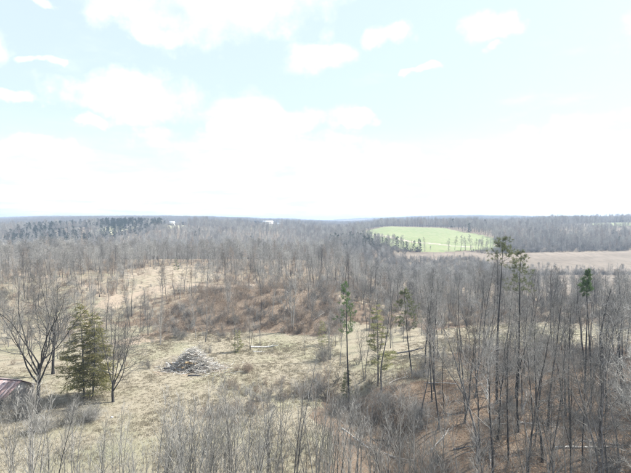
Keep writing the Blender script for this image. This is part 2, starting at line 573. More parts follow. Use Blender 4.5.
def forest_tree(seed, H, lean=0.0, tmin=0.42, n1=26, n2=6, n3=6, spread=0.2, rad=1.0, tw=1.0, fork=False, lod=0):
    rng = np.random.default_rng(seed)
    tr, cr = Geo(), Geo()
    d0 = np.array([[math.sin(lean), 0, math.cos(lean)]])
    L = np.array([H])
    r0 = np.array([H * 0.0075 + 0.03]) * rad
    P = grow(rng, np.array([[0, 0, -0.4]]), d0, L, 12 if lod == 0 else 6, 0.055, 0.03)
    R = taper(r0, np.array([0.015]), P.shape[1], 0.85)
    R[:, 0] *= 1.35
    tubes(tr, P, R, 7 if lod == 0 else 4)
    stems = [(P, R)]
    if fork:
        s, d, r, t = spawn(rng, P, R, 1, 0.3, 0.45, 12, 20)
        P2 = grow(rng, s, d, np.array([H * 0.55]), 8, 0.05, 0.06)
        R2 = taper(r * 0.8, np.array([0.012]), 9, 0.9)
        tubes(tr, P2, R2, 6)
        stems.append((P2, R2))
    for (P, R) in stems:
        s, d, r, t = spawn(rng, P, R, n1, tmin, 0.98, 32, 68)
        l1 = H * spread * (1.25 - t) * rng.uniform(0.6, 1.3, len(t))
        P1 = grow(rng, s, d, l1, 5 if lod == 0 else 2, 0.13, 0.09)
        R1 = taper(np.minimum(r * 0.6, 0.012 * l1 + 0.014), np.full(len(t), 0.006 * tw), P1.shape[1])
        tubes(cr, P1, R1, 4 if lod == 0 else 3)
        s, d, r, t2 = spawn(rng, P1, R1, n2, 0.2, 1.0, 25, 60)
        l2 = np.repeat(l1, n2) * (0.55 - 0.25 * t2) * rng.uniform(0.6, 1.3, len(t2)) + 0.2
        P2 = grow(rng, s, d, l2, 3 if lod == 0 else 1, 0.2, 0.1)
        R2 = taper(np.minimum(r * 0.7, 0.013 * tw), np.full(len(t2), 0.005 * tw), P2.shape[1])
        tubes(cr, P2, R2, 3)
        if n3:
            s, d, r, t3 = spawn(rng, P2, R2, n3, 0.2, 1.0, 25, 60)
            l3 = np.repeat(l2, n3) * 0.5 * rng.uniform(0.5, 1.4, len(t3)) + 0.15
            P3 = grow(rng, s, d, l3, 2 if lod == 0 else 1, 0.2, 0.08)
            R3 = taper(np.full(len(t3), 0.0075 * tw), np.full(len(t3), 0.003 * tw), P3.shape[1])
            tubes(cr, P3, R3, 3)
    return tr, cr


def open_tree(seed, H, limbs=6, fork_at=0.24, a0=14, a1=48, rad=1.0, lean=0.0):
    """field-grown tree: short bole, heavy spreading limbs"""
    rng = np.random.default_rng(seed)
    tr, cr = Geo(), Geo()
    d0 = np.array([[math.sin(lean), 0, math.cos(lean)]])
    P = grow(rng, np.array([[0, 0, -0.4]]), d0, np.array([H * (fork_at + 0.1)]), 6, 0.03, 0.02)
    R = taper(np.array([H * 0.019]) * rad, np.array([H * 0.011]) * rad, 7, 0.7)
    R[:, 0] *= 1.3
    tubes(tr, P, R, 9)
    s, d, r, t = spawn(rng, P, R, limbs, 0.55, 1.0, a0, a1)
    l0 = H * rng.uniform(0.55, 0.8, limbs)
    P0 = grow(rng, s, d, l0, 9, 0.10, 0.05)
    R0 = taper(r * 0.62, np.full(limbs, 0.02), 10, 0.8)
    tubes(tr, P0, R0, 6)
    s, d, r, t = spawn(rng, P0, R0, 10, 0.2, 1.0, 28, 62)
    l1 = np.repeat(l0, 10) * (0.5 - 0.3 * t) * rng.uniform(0.7, 1.3, len(t))
    P1 = grow(rng, s, d, l1, 5, 0.14, 0.06)
    R1 = taper(np.minimum(r * 0.6, 0.06), np.full(len(t), 0.008), 6)
    tubes(cr, P1, R1, 4)
    s, d, r, t2 = spawn(rng, P1, R1, 7, 0.2, 1.0, 28, 60)
    l2 = np.repeat(l1, 7) * (0.5 - 0.2 * t2) * rng.uniform(0.6, 1.3, len(t2)) + 0.2
    P2 = grow(rng, s, d, l2, 3, 0.2, 0.06)
    R2 = taper(np.minimum(r * 0.7, 0.022), np.full(len(t2), 0.009), 4)
    tubes(cr, P2, R2, 3)
    s, d, r, t3 = spawn(rng, P2, R2, 4, 0.2, 1.0, 25, 55)
    l3 = np.repeat(l2, 4) * 0.5 * rng.uniform(0.5, 1.3, len(t3)) + 0.12
    P3 = grow(rng, s, d, l3, 2, 0.2, 0.05)
    tubes(cr, P3, taper(np.full(len(t3), 0.012), np.full(len(t3), 0.005), 3), 3)
    return tr, cr


def sapling(seed, H, stems=2, n1=24):
    """young whippy tree with steep switches"""
    rng = np.random.default_rng(seed)
    tr, cr = Geo(), Geo()
    az = rng.random(stems) * 6.28
    tilt = rng.uniform(0.02, 0.16, stems) * (1 if stems > 1 else 0.4)
    d = np.stack([np.cos(az) * np.sin(tilt), np.sin(az) * np.sin(tilt), np.cos(tilt)], 1)
    st = np.stack([np.cos(az) * 0.15 * (stems > 1), np.sin(az) * 0.15 * (stems > 1), np.full(stems, -0.3)], 1)
    L = H * rng.uniform(0.75, 1.0, stems); L[0] = H
    P = grow(rng, st, d, L, 10, 0.035, 0.01)
    R = taper(L * 0.0058 + 0.018, np.full(stems, 0.008), 11, 0.8)
    tubes(tr, P, R, 6)
    s, d, r, t = spawn(rng, P, R, n1, 0.28, 0.98, 18, 42)
    l1 = np.repeat(L, n1) * 0.26 * (1.2 - t) * rng.uniform(0.5, 1.3, len(t))
    P1 = grow(rng, s, d, l1, 4, 0.09, 0.08)
    R1 = taper(np.minimum(r * 0.6, 0.02), np.full(len(t), 0.006), 5)
    tubes(cr, P1, R1, 4)
    s, d, r, t2 = spawn(rng, P1, R1, 6, 0.15, 1.0, 18, 45)
    l2 = np.repeat(l1, 6) * 0.5 * rng.uniform(0.5, 1.3, len(t2)) + 0.15
    P2 = grow(rng, s, d, l2, 2, 0.14, 0.06)
    tubes(cr, P2, taper(np.full(len(t2), 0.009), np.full(len(t2), 0.004), 3), 3)
    return tr, cr


def shrub_geo(seed, H, stems=14, n1=7, n2=4, flop=0.0, tw=1.0):
    rng = np.random.default_rng(seed)
    g = Geo()
    az = rng.random(stems) * 6.28
    tilt = rng.uniform(0.1, 0.9, stems)
    d = np.stack([np.cos(az) * np.sin(tilt), np.sin(az) * np.sin(tilt), np.cos(tilt)], 1)
    st = np.stack([rng.normal(size=stems) * 0.25 * H * 0.4, rng.normal(size=stems) * 0.25 * H * 0.4, np.full(stems, -0.15)], 1)
    L = H * rng.uniform(0.6, 1.15, stems)
    P = grow(rng, st, d, L, 5, 0.13, 0.03 - flop)
    R = taper(np.full(stems, 0.02 * tw), np.full(stems, 0.007 * tw), 6)
    tubes(g, P, R, 4)
    s, d, r, t = spawn(rng, P, R, n1, 0.2, 1.0, 25, 60)
    l1 = np.repeat(L, n1) * 0.4 * rng.uniform(0.5, 1.3, len(t))
    P1 = grow(rng, s, d, l1, 3, 0.18, 0.05 - flop)
    R1 = taper(np.full(len(t), 0.011 * tw), np.full(len(t), 0.005 * tw), 4)
    tubes(g, P1, R1, 3)
    if n2:
        s, d, r, t2 = spawn(rng, P1, R1, n2, 0.2, 1.0, 25, 60)
        l2 = np.repeat(l1, n2) * 0.5 * rng.uniform(0.5, 1.3, len(t2)) + 0.1
        P2 = grow(rng, s, d, l2, 1, 0.18, 0.03)
        tubes(g, P2, taper(np.full(len(t2), 0.007 * tw), np.full(len(t2), 0.004 * tw), 2), 3)
    return g


def sprays(geo, rng, C, D, length, width, jitter):
    """one pointed leaf-like face per centre, along D with jitter"""
    n = len(C)
    d = norm(D + jitter * rng.normal(size=(n, 3)))
    side = norm(np.cross(d, rng.normal(size=(n, 3))))
    L = (length * rng.uniform(0.6, 1.3, n))[:, None]
    W = (width * rng.uniform(0.6, 1.3, n))[:, None]
    a = C - side * W * 0.5; b = C + side * W * 0.5; c = C + d * L
    V = np.stack([a, b, c], 1).reshape(-1, 3)
    geo.add(V, np.arange(n * 3).reshape(-1, 3))


def pine_tree(seed, H, c0=0.7, width=2.0, n1=34, tuft=34, lean=0.0, needle=0.34, lower=0):
    """bare pole with a tufted crown"""
    rng = np.random.default_rng(seed)
    tr, br, lf = Geo(), Geo(), Geo()
    P = grow(rng, np.array([[0, 0, -0.4]]), np.array([[math.sin(lean), 0, math.cos(lean)]]), np.array([H + 0.4]), 12, 0.02, 0.03)
    R = taper(np.array([H * 0.0085 + 0.02]), np.array([0.02]), 13, 0.9)
    tubes(tr, P, R, 7)
    if lower:
        s, d, r, t = spawn(rng, P, R, lower, 0.3, c0, 65, 100)
        Pd = grow(rng, s, d, rng.uniform(0.5, 2.2, lower), 3, 0.15, 0.0)
        tubes(tr, Pd, taper(np.full(lower, 0.02), np.full(lower, 0.008), 4), 3)
    s, d, r, t = spawn(rng, P, R, n1, c0, 0.99, 50, 85)
    q = (t - c0) / (1 - c0)
    l1 = width * (0.35 + 0.75 * np.sin(np.clip(q * 0.8 + 0.2, 0, 1) * math.pi)) * rng.uniform(0.5, 1.25, n1) * (1.1 - 0.55 * q)
    P1 = grow(rng, s, d, l1, 4, 0.12, 0.07)
    R1 = taper(np.minimum(r * 0.5, 0.05), np.full(n1, 0.012), 5)
    tubes(br, P1, R1, 4)
    s, d, r, t2 = spawn(rng, P1, R1, 5, 0.35, 1.0, 25, 60)
    l2 = np.repeat(l1, 5) * 0.4 * rng.uniform(0.5, 1.2, len(t2)) + 0.1
    P2 = grow(rng, s, d, l2, 2, 0.15, 0.15)
    tubes(br, P2, taper(np.full(len(t2), 0.012), np.full(len(t2), 0.006), 3), 3)
    tip = np.repeat(P2[:, 2], tuft, 0); dirs = np.repeat(norm(P2[:, 2] - P2[:, 1]), tuft, 0)
    back = np.repeat(P2[:, 1], tuft, 0)
    w = rng.random((len(tip), 1))
    sprays(lf, rng, tip * w + back * (1 - w) + rng.normal(size=tip.shape) * 0.06, dirs, needle, 0.04, 0.8)
    return tr, br, lf


def cone_tree(seed, H, width, tops=1, n1=110, per=90, t0=0.12, droop=0.05, sl=0.42, sw=0.11, gap=0.0):
    """dense tapering evergreen with layered drooping sprays"""
    rng = np.random.default_rng(seed)
    tr, br, lf = Geo(), Geo(), Geo()
    for k in range(tops):
        h = H * (1.0 if k == 0 else 0.9)
        ox = 0.0 if k == 0 else width * 0.17
        lean = 0.0 if k == 0 else 0.03
        P = grow(rng, np.array([[ox, 0, -0.4]]), np.array([[lean, 0, 1.0]]), np.array([h + 0.4]), 10, 0.015, 0.03)
        R = taper(np.array([H * 0.011 + 0.02]), np.array([0.015]), 11, 0.9)
        tubes(tr, P, R, 7)
        s, d, r, t = spawn(rng, P, R, n1, t0, 0.985, 65, 95)
        q = (t - t0) / (1 - t0)
        l1 = width * 0.5 * (1 - q) ** 0.8 * rng.uniform(0.5, 1.2, n1) * (0.75 + 0.25 * np.minimum(q * 5, 1)) + 0.25
        P1 = grow(rng, s, d, l1, 5, 0.06, -droop)
        R1 = taper(np.minimum(r * 0.4, 0.04), np.full(n1, 0.008), 6)
        tubes(br, P1, R1, 3)
        cnt = np.maximum((per * l1 / (width * 0.5)).astype(int), 12)
        idx = np.repeat(np.arange(n1), cnt)
        if gap:
            keep = rng.random(n1) > gap
            idx = idx[keep[idx]]
        f = rng.uniform(0.18, 1.0, len(idx)) ** 0.75 * 5
        i = np.clip(f.astype(int), 0, 4); w = (f - i)[:, None]
        C = P1[idx, i] * (1 - w) + P1[idx, i + 1] * w
        T = norm(P1[idx, i + 1] - P1[idx, i])
        sidev = norm(np.cross(T, np.array([0, 0, 1.0]))) * rng.normal(size=(len(idx), 1))
        fl = (l1[idx] * 0.16)[:, None]
        C = C + sidev * fl + rng.normal(size=C.shape) * 0.07
        sprays(lf, rng, C, T + sidev * 0.7 + np.array([0, 0, -0.15]), sl, sw, 0.35)
    return tr, br, lf


# ------------------------------------------------------------------ object helpers
def link(o, parent=None):
    COL.objects.link(o)
    if parent is not None:
        o.parent = parent
    return o


def obj(name, me, parent=None):
    return link(bpy.data.objects.new(name, me), parent)


def tag(o, label=None, cat=None, group=None, kind=None):
    if label: o['label'] = label
    if cat: o['category'] = cat
    if group: o['group'] = group
    if kind: o['kind'] = kind
    return o


def empty(name, x, y, rz=0.0, s=1.0, z=None):
    e = bpy.data.objects.new(name, None)
    COL.objects.link(e)
    e.empty_display_size = 0.3
    e.location = (x, y, float(terrain(x, y)) if z is None else z)
    e.rotation_euler = (0, 0, rz)
    e.scale = (s, s, s)
    return e


def plant(name, parts, x, y, rz, s, label, cat, group=None, z=None):
    e = empty(name, x, y, rz, s, z)
    for pn, me in parts:
        obj(pn, me, e)
    return tag(e, label, cat, group)


def scatter(name, label, cat, pts, rot, scl, idx, protos, tilt=None):
    """one uncountable mass: many small copies placed by geometry nodes on a cloud of points"""
    n = len(pts)
    me = bpy.data.meshes.new(name)
    me.vertices.add(n)
    me.vertices.foreach_set('co', np.asarray(pts, np.float32).ravel())
    a = me.attributes.new('spin', 'FLOAT_VECTOR', 'POINT')
    rv = np.zeros((n, 3), np.float32); rv[:, 2] = rot
    if tilt is not None:
        rv[:, :2] = tilt
    a.data.foreach_set('vector', rv.ravel())
    a = me.attributes.new('size', 'FLOAT_VECTOR', 'POINT')
    sc = np.asarray(scl, np.float32)
    if sc.ndim == 1:
        sc = np.repeat(sc[:, None], 3, 1)
    a.data.foreach_set('vector', sc.ravel())
    a = me.attributes.new('pick', 'INT', 'POINT')
    a.data.foreach_set('value', np.asarray(idx, np.int32))
    o = obj(name, me)
    ng = bpy.data.node_groups.new(name, 'GeometryNodeTree')
    ng.interface.new_socket('Geometry', in_out='INPUT', socket_type='NodeSocketGeometry')
    ng.interface.new_socket('Geometry', in_out='OUTPUT', socket_type='NodeSocketGeometry')
    gi = ng.nodes.new('NodeGroupInput'); go = ng.nodes.new('NodeGroupOutput')
    iop = ng.nodes.new('GeometryNodeInstanceOnPoints')
    iop.inputs['Pick Instance'].default_value = True
    join = ng.nodes.new('GeometryNodeJoinGeometry')
    for p in reversed(protos):
        oi = ng.nodes.new('GeometryNodeObjectInfo')
        oi.inputs['Object'].default_value = p
        oi.inputs['As Instance'].default_value = True
        ng.links.new(oi.outputs['Geometry'], join.inputs[0])
    ng.links.new(gi.outputs[0], iop.inputs['Points'])
    ng.links.new(join.outputs[0], iop.inputs['Instance'])
    for nm, ty, sock in (('spin', 'FLOAT_VECTOR', 'Rotation'), ('size', 'FLOAT_VECTOR', 'Scale'), ('pick', 'INT', 'Instance Index')):
        na = ng.nodes.new('GeometryNodeInputNamedAttribute')
        na.data_type = ty
        na.inputs['Name'].default_value = nm
        ng.links.new(na.outputs['Attribute'], iop.inputs[sock])
    ng.links.new(iop.outputs[0], go.inputs[0])
    md = o.modifiers.new('spread', 'NODES')
    md.node_group = ng
    return tag(o, label, cat, None, 'stuff')


def proto(name, me):
    return bpy.data.objects.new(name, me)      # never linked: only a source for the masses


def two_tone(a, ma, b, mb, name):
    """one mesh, two materials (trunk, twigs), for the far masses"""
    g = Geo(); g.merge(a); na = sum(len(f) for f in a.f3) + sum(len(f) for f in a.f4)
    g.merge(b)
    me = g.mesh(name, ma)
    me.materials.append(mb)
    n3a = sum(len(f) for f in a.f3); n3b = sum(len(f) for f in b.f3)
    n4a = sum(len(f) for f in a.f4); n4b = sum(len(f) for f in b.f4)
    mi = np.concatenate([np.zeros(n3a), np.ones(n3b), np.zeros(n4a), np.ones(n4b)]).astype(np.int32)
    me.polygons.foreach_set('material_index', mi)
    return me


# ------------------------------------------------------------------ ground sheet and fields
angs = np.radians(np.concatenate([np.linspace(-180, -47, 40)[:-1], np.linspace(-47, 47, 420), np.linspace(47, 180, 40)[1:]]))
rads = np.concatenate([[0.01, 8, 16, 24], np.geomspace(30, 13000, 470)])
A, Rr = np.meshgrid(angs, rads)
X = Rr * np.sin(A); Y = Rr * np.cos(A)
Z = terrain(X, Y)
nr, na = X.shape
gv = np.stack([X, Y, Z], -1).reshape(-1, 3)
ii = np.arange(nr - 1)[:, None] * na + np.arange(na - 1)[None, :]
gf = np.stack([ii, ii + 1, ii + na + 1, ii + na], -1).reshape(-1, 4)[:, ::-1]
g = Geo().add(gv, None, gf)
gm = g.mesh('ground', M['ground'], True)
grass_w = np.zeros(X.shape); soil_w = np.zeros(X.shape); rust_w = np.zeros(X.shape)
grass_w[nz_poly(X, Y, CLEARING, 5, 9) | nz_poly(X, Y, STRIP, 5, 9)] = 1
grass_w[nz_poly(X, Y, SCRUB, 9, 14)] = 0.55
grass_w[(np.hypot(X, Y) > 140) & (grass_w == 0)] = 0.42
grass_w[(X < -12) & (Y > 84) & (Y < 128) & (grass_w < 0.7)] = 0.7
soil_w[nz_poly(X, Y, BARE_DIRT, 16, 10)] = 0.47
grass_w[(X > 0) & (X < 28) & (Y > 84) & (Y < 130) & (grass_w < 0.7)] = 0.75
grass_w[nz_poly(X, Y, BARE_DIRT, 10, 10) & (grass_w < 0.6)] = 0.6
rust_w[nz_poly(X, Y, KNOLL, 6, 10)] = 0.9

soil_w[seg_dist(X, Y, track) < 3.2 + 2 * fbm(X / 6, Y / 6)] = 0.95
soil_w[seg_dist(X, Y, track2) < 3.2 + 3 * fbm(X / 6, Y / 6)] = 0.9
soil_w[seg_dist(X, Y, wp([(120, 345), (150, 338), (175, 330)])) < 3.5 + 3 * fbm(X / 5, Y / 5)] = 0.75
soil_w[seg_dist(X, Y, wp([(-10, 274), (40, 276), (85, 283), (120, 298)])) < 2.6 + 3 * fbm(X / 7, Y / 7)] = 0.8
pcx, pcy = ground(193, 369)
soil_w[np.hypot((X - pcx) / 1.5, Y - pcy + 1) < 4.0 + 3 * fbm(X / 3, Y / 3)] = 0.6
cov = np.stack([grass_w, soil_w, rust_w, np.ones(X.shape)], -1).reshape(-1, 4)
ca = gm.attributes.new('cover', 'FLOAT_COLOR', 'POINT')
ca.data.foreach_set('color', cov.astype(np.float32).ravel())
tag(obj('ground', gm), None, None, None, 'structure')

cx = gv[gf].mean(1)


def patch(name, poly, material, amp, scale, lift=0.12, test=None):
    m = test(cx[:, 0], cx[:, 1]) if test else nz_poly(cx[:, 0], cx[:, 1], poly, amp, scale)
    f = gf[m]
    if not len(f):
        return
    u, inv = np.unique(f, return_inverse=True)
    v = gv[u].copy(); v[:, 2] += lift
    tag(obj(name, Geo().add(v, None, inv.reshape(-1, 4)).mesh(name, material, True)), None, None, None, 'structure')


patch('dry_meadow', MEADOW, M['meadow'], 7, 30, 0.12)
patch('dry_meadow', BAND, M['meadow'], 6, 30, 0.16)
patch('green_field', GREEN, M['green'], 12, 35, 0.20)
patch('green_field', SMALL_GREEN, M['green'], 12, 60, 0.12)
for p in FAR_OPEN:
    patch('pale_clearing', p, M['yard'], 14, 60, 0.12)
patch('field_track', None, M['soil'], 0, 0, 0.27,
      lambda x, y: seg_dist(x, y, [(66, 640), (80, 585), (104, 520), (150, 470)]) < 3.0)

# ------------------------------------------------------------------ prototypes
def tree_parts(gt, bark, twig, name):
    tr, cr = gt
    return [('trunk', tr.mesh(name + '_trunk', M[bark], True)), ('crown', cr.mesh(name + '_crown', M[twig]))]


FOREST = []      # (parts, natural height, look)
for i, (H, lean, tmin, fork, sp, b, t, look) in enumerate([
        (20, 0.00, 0.46, False, 0.17, 'bark', 'twig', 'straight grey'),
        (20, 0.03, 0.52, False, 0.15, 'bark_dark', 'twig', 'dark-trunked'),
        (20, 0.05, 0.40, True, 0.18, 'bark', 'twig', 'forked grey'),
        (20, -0.02, 0.56, False, 0.14, 'bark_dark', 'twig_dark', 'slender dark'),
        (20, 0.02, 0.36, False, 0.20, 'bark_pale', 'twig', 'pale-barked'),
        (20, 0.13, 0.45, False, 0.17, 'bark', 'twig', 'leaning grey'),
        (20, -0.03, 0.42, True, 0.17, 'bark_dark', 'twig_dark', 'forked dark'),
        (20, 0.01, 0.50, False, 0.18, 'bark', 'twig_brown', 'brown-twigged'),
        (20, 0.02, 0.34, True, 0.27, 'bark_dark', 'twig', 'broad-crowned'),
        (20, -0.10, 0.60, False, 0.16, 'bark_dark', 'twig_dark', 'dark leaning'),
        (20, 0.04, 0.30, True, 0.24, 'bark', 'twig_dark', 'wide forked')]):
    FOREST.append((tree_parts(forest_tree(100 + i, H, lean, tmin, 23, 6, 6, sp * 0.88, 0.98, 1.1, fork), b, t, 'bare_tree'), 20.0, look))

SAPL = []
for i, (st, n1) in enumerate([(1, 32), (2, 24), (3, 21), (4, 18)]):
    SAPL.append(tree_parts(sapling(300 + i, 12.0, st, n1), 'bark_pale' if i != 1 else 'bark', 'twig_light', 'young_tree'))

MID = []
for i in range(9):
    tr, cr = forest_tree(500 + i, 15.0, RNG.normal() * 0.06, 0.18 + 0.035 * (i % 7), 22, 6, 5, 0.20 if i < 6 else 0.28, 1.15, 2.2, i in (2, 6, 8), 1)
    MID.append(proto('mid_tree', two_tone(tr, M['bark_pale'] if i in (1, 4) else M['bark'], cr,
                                          M['twig_brown'] if i == 3 else M['twig_light'], 'mid_tree')))
FAR = []
for i in range(4):
    rng = np.random.default_rng(700 + i)
    ga, gb = Geo(), Geo()
    for k in range(16):
        H = rng.uniform(11, 16)
        tr, cr = forest_tree(720 + 20 * i + k, H, 0, 0.25, 14, 5, 3, 0.26, 0.9, 5.0, False, 1)
        off = (rng.normal() * 8, rng.normal() * 8, 0)
        ga.merge(tr, off); gb.merge(cr, off)
    FAR.append(proto('far_trees', two_tone(ga, M['twig_far'], gb, M['twig_far'], 'far_trees')))


def far_pine(seed):
    tr, br, lf = cone_tree(seed, 15, 7.0, 1, 40, 26, 0.08, 0.02, 1.3, 0.5)
    return two_tone(tr, M['bark_dark'], lf, M['pine_far'], 'far_pine')


FPINE = [proto('far_pine', far_pine(800 + i)) for i in range(3)]
SHRUB = [proto('brush', shrub_geo(820 + i, 2.2, 12, 6, 4, 0.02 * i, 1.3).mesh('brush', M['twig'])) for i in range(3)] \
    + [proto('brush', shrub_geo(830 + i, 1.8, 12, 6, 4, 0.05, 1.3).mesh('brush', M['twig_brown'])) for i in range(2)] \
    + [proto('brush', shrub_geo(836, 2.2, 12, 6, 4, 0.03, 1.3).mesh('brush', M['twig_dark']))] \
    + [proto('brush', shrub_geo(840 + i, 3.0, 5, 5, 3, -0.06, 1.2).mesh('brush', M[m])) for i, m in enumerate(('twig_brown', 'twig', 'twig_brown'))]


def tuft(seed, h=0.24, n=18):
    rng = np.random.default_rng(seed)
    gq = Geo()
    C = np.stack([rng.normal(size=n) * 0.18, rng.normal(size=n) * 0.18, np.zeros(n)], 1)
    sprays(gq, rng, C, np.tile([0, 0, 1.0], (n, 1)), h, 0.06, 0.45)
    return proto('tuft', gq.mesh('tuft', M['grass_dry']))


TUFT = [tuft(850 + i) for i in range(3)]


def litter(seed):
    rng = np.random.default_rng(seed)
    gq = Geo()
    n = 30
    C = np.stack([rng.normal(size=n) * 0.7, rng.normal(size=n) * 0.7, rng.uniform(0.02, 0.5, n)], 1)
    sprays(gq, rng, C, rng.normal(size=(n, 3)) * np.array([1, 1, 0.4]), 0.16, 0.12, 0.3)
    return proto('dead_leaves', gq.mesh('dead_leaves', M['dead_leaf']))


LITTER = [litter(860 + i) for i in range(2)]

# ------------------------------------------------------------------ landmarks: the trees that stand out
def place(u, v, vtop):
    x, y = ground(u, v)
    d = y * math.cos(PITCH)
    h = CAM_Z - (vtop - V_EYE) / F_PX * y - float(terrain(x, y))
    return x, y, h


KEEP_OUT = []      # x, y, radius
VIEW_GAPS = [(349, 60, 79), (412, 60, 90), (398, 60, 90), (497, 66, 77), (516, 66, 79), (585, 66, 81)]   # photo column, from, to: natural gaps before the pines

x, y, h = place(38, 413, 284)
plant('bare_tree', tree_parts(open_tree(21, h * 1.0, 9, 0.30, 8, 50, 0.9), 'bark_dark', 'twig_dark', 'spreading_tree'), x, y, 0.6, 1.0,
      'big dark spreading bare tree beside the red-roofed house', 'tree', 'open-grown trees on the lawn')
KEEP_OUT.append((x, y, 6))
x, y, h = place(53, 374, 290)
plant('bare_tree', tree_parts(open_tree(22, h, 6, 0.38, 10, 38, 1.0, 0.10), 'bark_dark', 'twig_dark', 'spreading_tree'), x, y, -0.5, 1.0,
      'dark bare tree behind the big spreading one, limbs swept right', 'tree', 'open-grown trees on the lawn')
KEEP_OUT.append((x, y, 5))
x, y, h = place(113, 402, 303)
plant('bare_tree', tree_parts(open_tree(25, h, 7, 0.12, 12, 50, 0.82), 'bark_dark', 'twig_dark', 'spreading_tree'), x, y, 0.2, 1.0,
      'low-forking bare tree just right of the olive evergreen', 'tree', 'open-grown trees on the lawn')
KEEP_OUT.append((x, y, 6))
x, y, h = place(84, 398, 303)
tr, br, lf = cone_tree(31, h, 8.4, 2, 130, 130, 0.12, 0.05, 0.42, 0.12, 0.06)
plant('evergreen_tree', [('trunk', tr.mesh('evergreen_trunk', M['bark'], True)), ('branches', br.mesh('evergreen_branches', M['twig_dark'])),
                         ('foliage', lf.mesh('evergreen_foliage', M['cedar']))], x, y, 0.15, 1.0,
      'broad olive-green conical evergreen between two bare trees on the lawn', 'tree', 'evergreens standing among the bare trees')
KEEP_OUT.append((x, y, 5))


def pine(u, v, vtop, c0, width, n1, m, label, seed, lean=0.0, rz=0.0, lower=22, tuftn=30):
    x, y, h = place(u, v, vtop)
    tr, br, lf = pine_tree(seed, h, c0, width, n1, tuftn, lean, 0.36, lower)
    plant('pine_tree', [('trunk', tr.mesh('pine_trunk', M['bark_dark'], True)), ('branches', br.mesh('pine_branches', M['twig_dark'])),
                        ('foliage', lf.mesh('pine_foliage', M[m]))], x, y, rz, 1.0, label, 'tree',
          'evergreens standing among the bare trees')
    KEEP_OUT.append((x, y, 2.0))


pine(497, 404, 237, 0.83, 2.0, 24, 'pine', 'tallest pine, bare pole with a small tuft reaching the pale meadow', 41)
pine(516, 398, 250, 0.70, 2.0, 30, 'pine', 'second tallest pine, ragged crown just right of the tallest one', 42)
pine(585, 392, 269, 0.78, 0.85, 26, 'pine_bright', 'narrow bright-green pine near the right edge of the woods', 43)
pine(591, 390, 281, 0.90, 0.9, 14, 'pine_bright', 'small-tufted pine touching the narrow bright-green one', 47)
pine(349, 402, 283, 0.56, 1.6, 30, 'pine_bright', 'bright-green thin pine in the middle, tallest beside the gully', 44, 0.03, 2.0, 8, 28)
pine(412, 374, 290, 0.52, 2.1, 30, 'pine', 'leaning pine with loose crown at the edge of the dry grass strip', 45, 0.12, 3.0, 6, 40)
for k, (u, v, vt, w, lab) in enumerate([
        (378, 386, 303, 6.6, 'sparse yellow-olive evergreen between the middle pine and the leaning pine'),
        (238, 352, 331, 2.6, 'small olive evergreen bush behind the pale brush pile'),
        (322, 345, 321, 3.2, 'low yellow-green evergreen bush below the rusty knoll'),
        (346, 398, 372, 1.8, 'small green evergreen at the foot of the middle pine'),
        (533, 360, 322, 2.4, 'dark small evergreen in the right woods by the grass strip'),
        (176, 270, 258, 3.4, 'lone small green evergreen by the bare dirt patch')]):
    x, y, h = place(u, v, vt)
    tr, br, lf = cone_tree(50 + k, h, w, 1, 90 if k == 0 else 40, 190 if k == 0 else 40, 0.2 if k == 0 else 0.05, 0.02, 0.40, 0.09, 0.42 if k == 0 else 0.15)
    tr.merge(br)
    plant('evergreen_tree', [('trunk', tr.mesh('evergreen_trunk', M['bark'], True)),
                             ('foliage', lf.mesh('evergreen_foliage', M['pine_olive'] if k in (0, 1, 2) else M['pine']))], x, y, 0.4 * k, 1.0,
          lab, 'tree', 'evergreens standing among the bare trees')
    KEEP_OUT.append((x, y, 2.0))

# crooked dark snag
sx, sy = ground(605, 392)
pts = []
for (u, v) in [(605, 394), (605, 369), (606, 349), (603.5, 338), (605, 320), (609, 304), (614, 290)]:
    pts.append(((u - U0) / F_PX * sy - sx, 0.0, CAM_Z - (v - V_EYE) / F_PX * sy - float(terrain(sx, sy))))
pts = np.array(pts); pts[0, 2] = -0.4; pts[:, 1] += np.array([0, 0.1, 0.3, 0.2, -0.2, 0.1, 0.4])
tr, cr = Geo(), Geo()
P = pts[None]; R = taper(np.array([0.26]), np.array([0.06]), 7, 0.9)
tubes(tr, P, R, 7)
rng = np.random.default_rng(5)
s, d, r, t = spawn(rng, P, R, 12, 0.6, 1.0, 30, 70)
P1 = grow(rng, s, d, rng.uniform(0.8, 2.6, 12), 4, 0.2, 0.1)
R1 = taper(r * 0.5, np.full(12, 0.008), 5); tubes(cr, P1, R1, 4)
s, d, r, t = spawn(rng, P1, R1, 6, 0.3, 1.0, 30, 60)
tubes(cr, grow(rng, s, d, rng.uniform(0.3, 1.0, len(t)), 2, 0.2, 0.1), taper(np.full(len(t), 0.009), np.full(len(t), 0.004), 3), 3)
plant('bare_tree', [('trunk', tr.mesh('snag_trunk', M['bark_dark'], True)), ('crown', cr.mesh('snag_crown', M['twig_dark']))], sx, sy, 0, 1.0,
      'crooked dark bare tree with a kinked trunk at the right', 'tree', 'bare trees of the woods')
KEEP_OUT.append((sx, sy, 2.5))

# ------------------------------------------------------------------ bare trees of the woods
LAND = [('the red-roofed house', 14, 392), ('the olive conical evergreen', 85, 350), ('the pale brush pile', 195, 358),
        ('the rusty brush knoll', 270, 310), ('the bare dirt patch', 160, 280), ('the bright-green middle pine', 350, 330),
        ('the leaning pine', 402, 330), ('the tallest pine', 497, 300), ('the narrow bright-green pine', 585, 310),
        ('the kinked dark tree', 606, 350), ('the green field', 435, 245), ('the leaf-strewn gully', 380, 440)]

